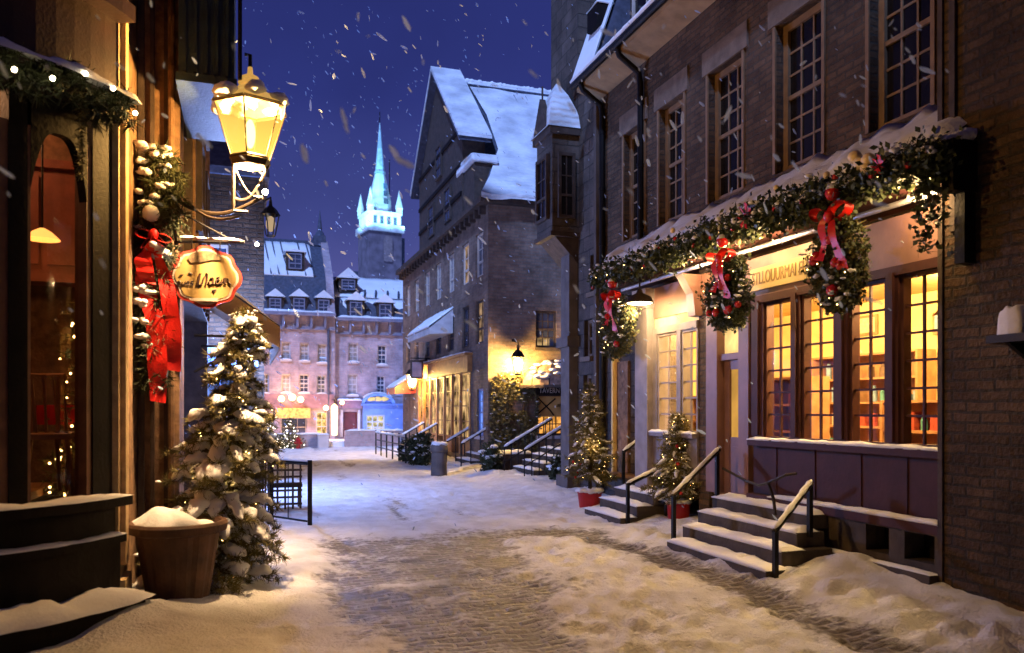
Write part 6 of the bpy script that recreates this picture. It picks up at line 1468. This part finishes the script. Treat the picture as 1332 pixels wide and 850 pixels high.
# moon and dusk sky
EL = math.radians(47); AZ = Vector((.58, .81, 0)).normalized()
sun = bpy.data.lights.new('moon', 'SUN'); sun.energy = 4.8; sun.angle = math.radians(3); sun.color = (.30, .47, 1.0)
so = bpy.data.objects.new('moon', sun); COL.objects.link(so); so.location = (-20, -20, 40); so.rotation_euler = (AZ*math.cos(EL) - Z*math.sin(EL)).to_track_quat('-Z', 'Y').to_euler()
wd = bpy.data.worlds.new('World'); scene.world = wd; wd.use_nodes = True; nt = wd.node_tree; bg = nt.nodes['Background']
tc = nt.nodes.new('ShaderNodeTexCoord'); sx = nt.nodes.new('ShaderNodeSeparateXYZ'); nt.links.new(tc.outputs['Generated'], sx.inputs[0])
cr = nt.nodes.new('ShaderNodeValToRGB'); nt.links.new(sx.outputs['Z'], cr.inputs['Fac'])
E = cr.color_ramp.elements; E[0].position = .08; E[0].color = lin(112, 112, 184) + (1,); E[1].position = .62; E[1].color = lin(34, 40, 100) + (1,)
e = cr.color_ramp.elements.new(.22); e.color = lin(74, 82, 155) + (1,)
e = cr.color_ramp.elements.new(.36); e.color = lin(48, 56, 126) + (1,)
no = nt.nodes.new('ShaderNodeTexNoise'); no.inputs['Scale'].default_value = 2.2; no.inputs['Detail'].default_value = 6; nt.links.new(tc.outputs['Generated'], no.inputs['Vector'])
mr = nt.nodes.new('ShaderNodeMapRange'); mr.inputs['From Min'].default_value = .3; mr.inputs['From Max'].default_value = .7; mr.inputs['To Min'].default_value = .72; mr.inputs['To Max'].default_value = 1.32; nt.links.new(no.outputs['Fac'], mr.inputs[0])
sky = nt.nodes.new('ShaderNodeTexSky'); sky.sky_type = 'NISHITA'; sky.sun_disc = False; sky.sun_elevation = math.radians(-6); sky.sun_rotation = math.radians(200)
sc_ = nt.nodes.new('ShaderNodeMix'); sc_.data_type = 'RGBA'; sc_.blend_type = 'ADD'; sc_.inputs['Factor'].default_value = .05
nt.links.new(cr.outputs[0], sc_.inputs['A']); nt.links.new(sky.outputs[0], sc_.inputs['B'])
mu = nt.nodes.new('ShaderNodeVectorMath'); mu.operation = 'SCALE'; nt.links.new(sc_.outputs['Result'], mu.inputs[0]); nt.links.new(mr.outputs[0], mu.inputs['Scale'])
nt.links.new(mu.outputs[0], bg.inputs['Color']); bg.inputs['Strength'].default_value = .9

# ================================================================== FALLING SNOW (solid drifting clumps)
FL = bpy.data.materials.new('snowflake'); FL.use_nodes = True; nt = FL.node_tree; nt.nodes.clear()
a = nt.nodes.new('ShaderNodeBsdfDiffuse'); a.inputs[0].default_value = (.62, .76, 1, 1); b = nt.nodes.new('ShaderNodeBsdfTranslucent'); b.inputs[0].default_value = (.6, .76, 1, 1)
c = nt.nodes.new('ShaderNodeMixShader'); nt.links.new(a.outputs[0], c.inputs[1]); nt.links.new(b.outputs[0], c.inputs[2]); d = nt.nodes.new('ShaderNodeBsdfTransparent'); e = nt.nodes.new('ShaderNodeMixShader'); e.inputs[0].default_value = .6
nt.links.new(c.outputs[0], e.inputs[1]); nt.links.new(d.outputs[0], e.inputs[2]); o = nt.nodes.new('ShaderNodeOutputMaterial'); nt.links.new(e.outputs[0], o.inputs[0])
mb = MB(); cnt = 0
while cnt < 1500:
    y = 2.4 + 28*random.random()**1.2; x = random.uniform(-.8, min(6, .4 + .95*y)) if y < 30 else 0; z = random.uniform(max(.4, 1.7 - .25*y), 1.7 + .62*y)
    p = Vector((x, y, z))
    dpt = p.dot(FW); u = (p.dot(RT))/dpt*FPX + CX; v = HY - (z - CAM_H)/dpt*FPX
    if not (-30 < u < 1360 and -30 < v < 850) or z > 12: continue
    if (v > 560 and random.random() < .6) or (v > 430 and y < 6): continue
    r = min(.026, .011*math.exp(random.gauss(0, .5))) * (1 if y > 7 else .7)
    ax = Vector((random.gauss(.5, .35), random.gauss(0, .4), random.gauss(-.6, .3))).normalized(); R = ax.to_track_quat('Z', 'Y').to_matrix()
    mb.ball(p, r, 8, .7, .6, random.uniform(1.5, 3.2), jit=.3, rot=R); cnt += 1
mb.build('falling_snow', FL, smooth=True, kind='stuff', label='snowflakes drifting down over the whole street', cat='snowfall')

# ------------------------------------------------------------------ render settings
vs_ = scene.view_settings; vs_.view_transform = 'Standard'; vs_.look = 'None'; vs_.exposure = 0; vs_.gamma = 1
cy = scene.cycles; cy.max_bounces = 6; cy.diffuse_bounces = 3; cy.glossy_bounces = 3; cy.transparent_max_bounces = 12; cy.transmission_bounces = 4
cy.sample_clamp_indirect = 4; cy.use_denoising = True; cy.caustics_reflective = False; cy.caustics_refractive = False
try: cy.denoiser = 'OPENIMAGEDENOISE'
except Exception: pass
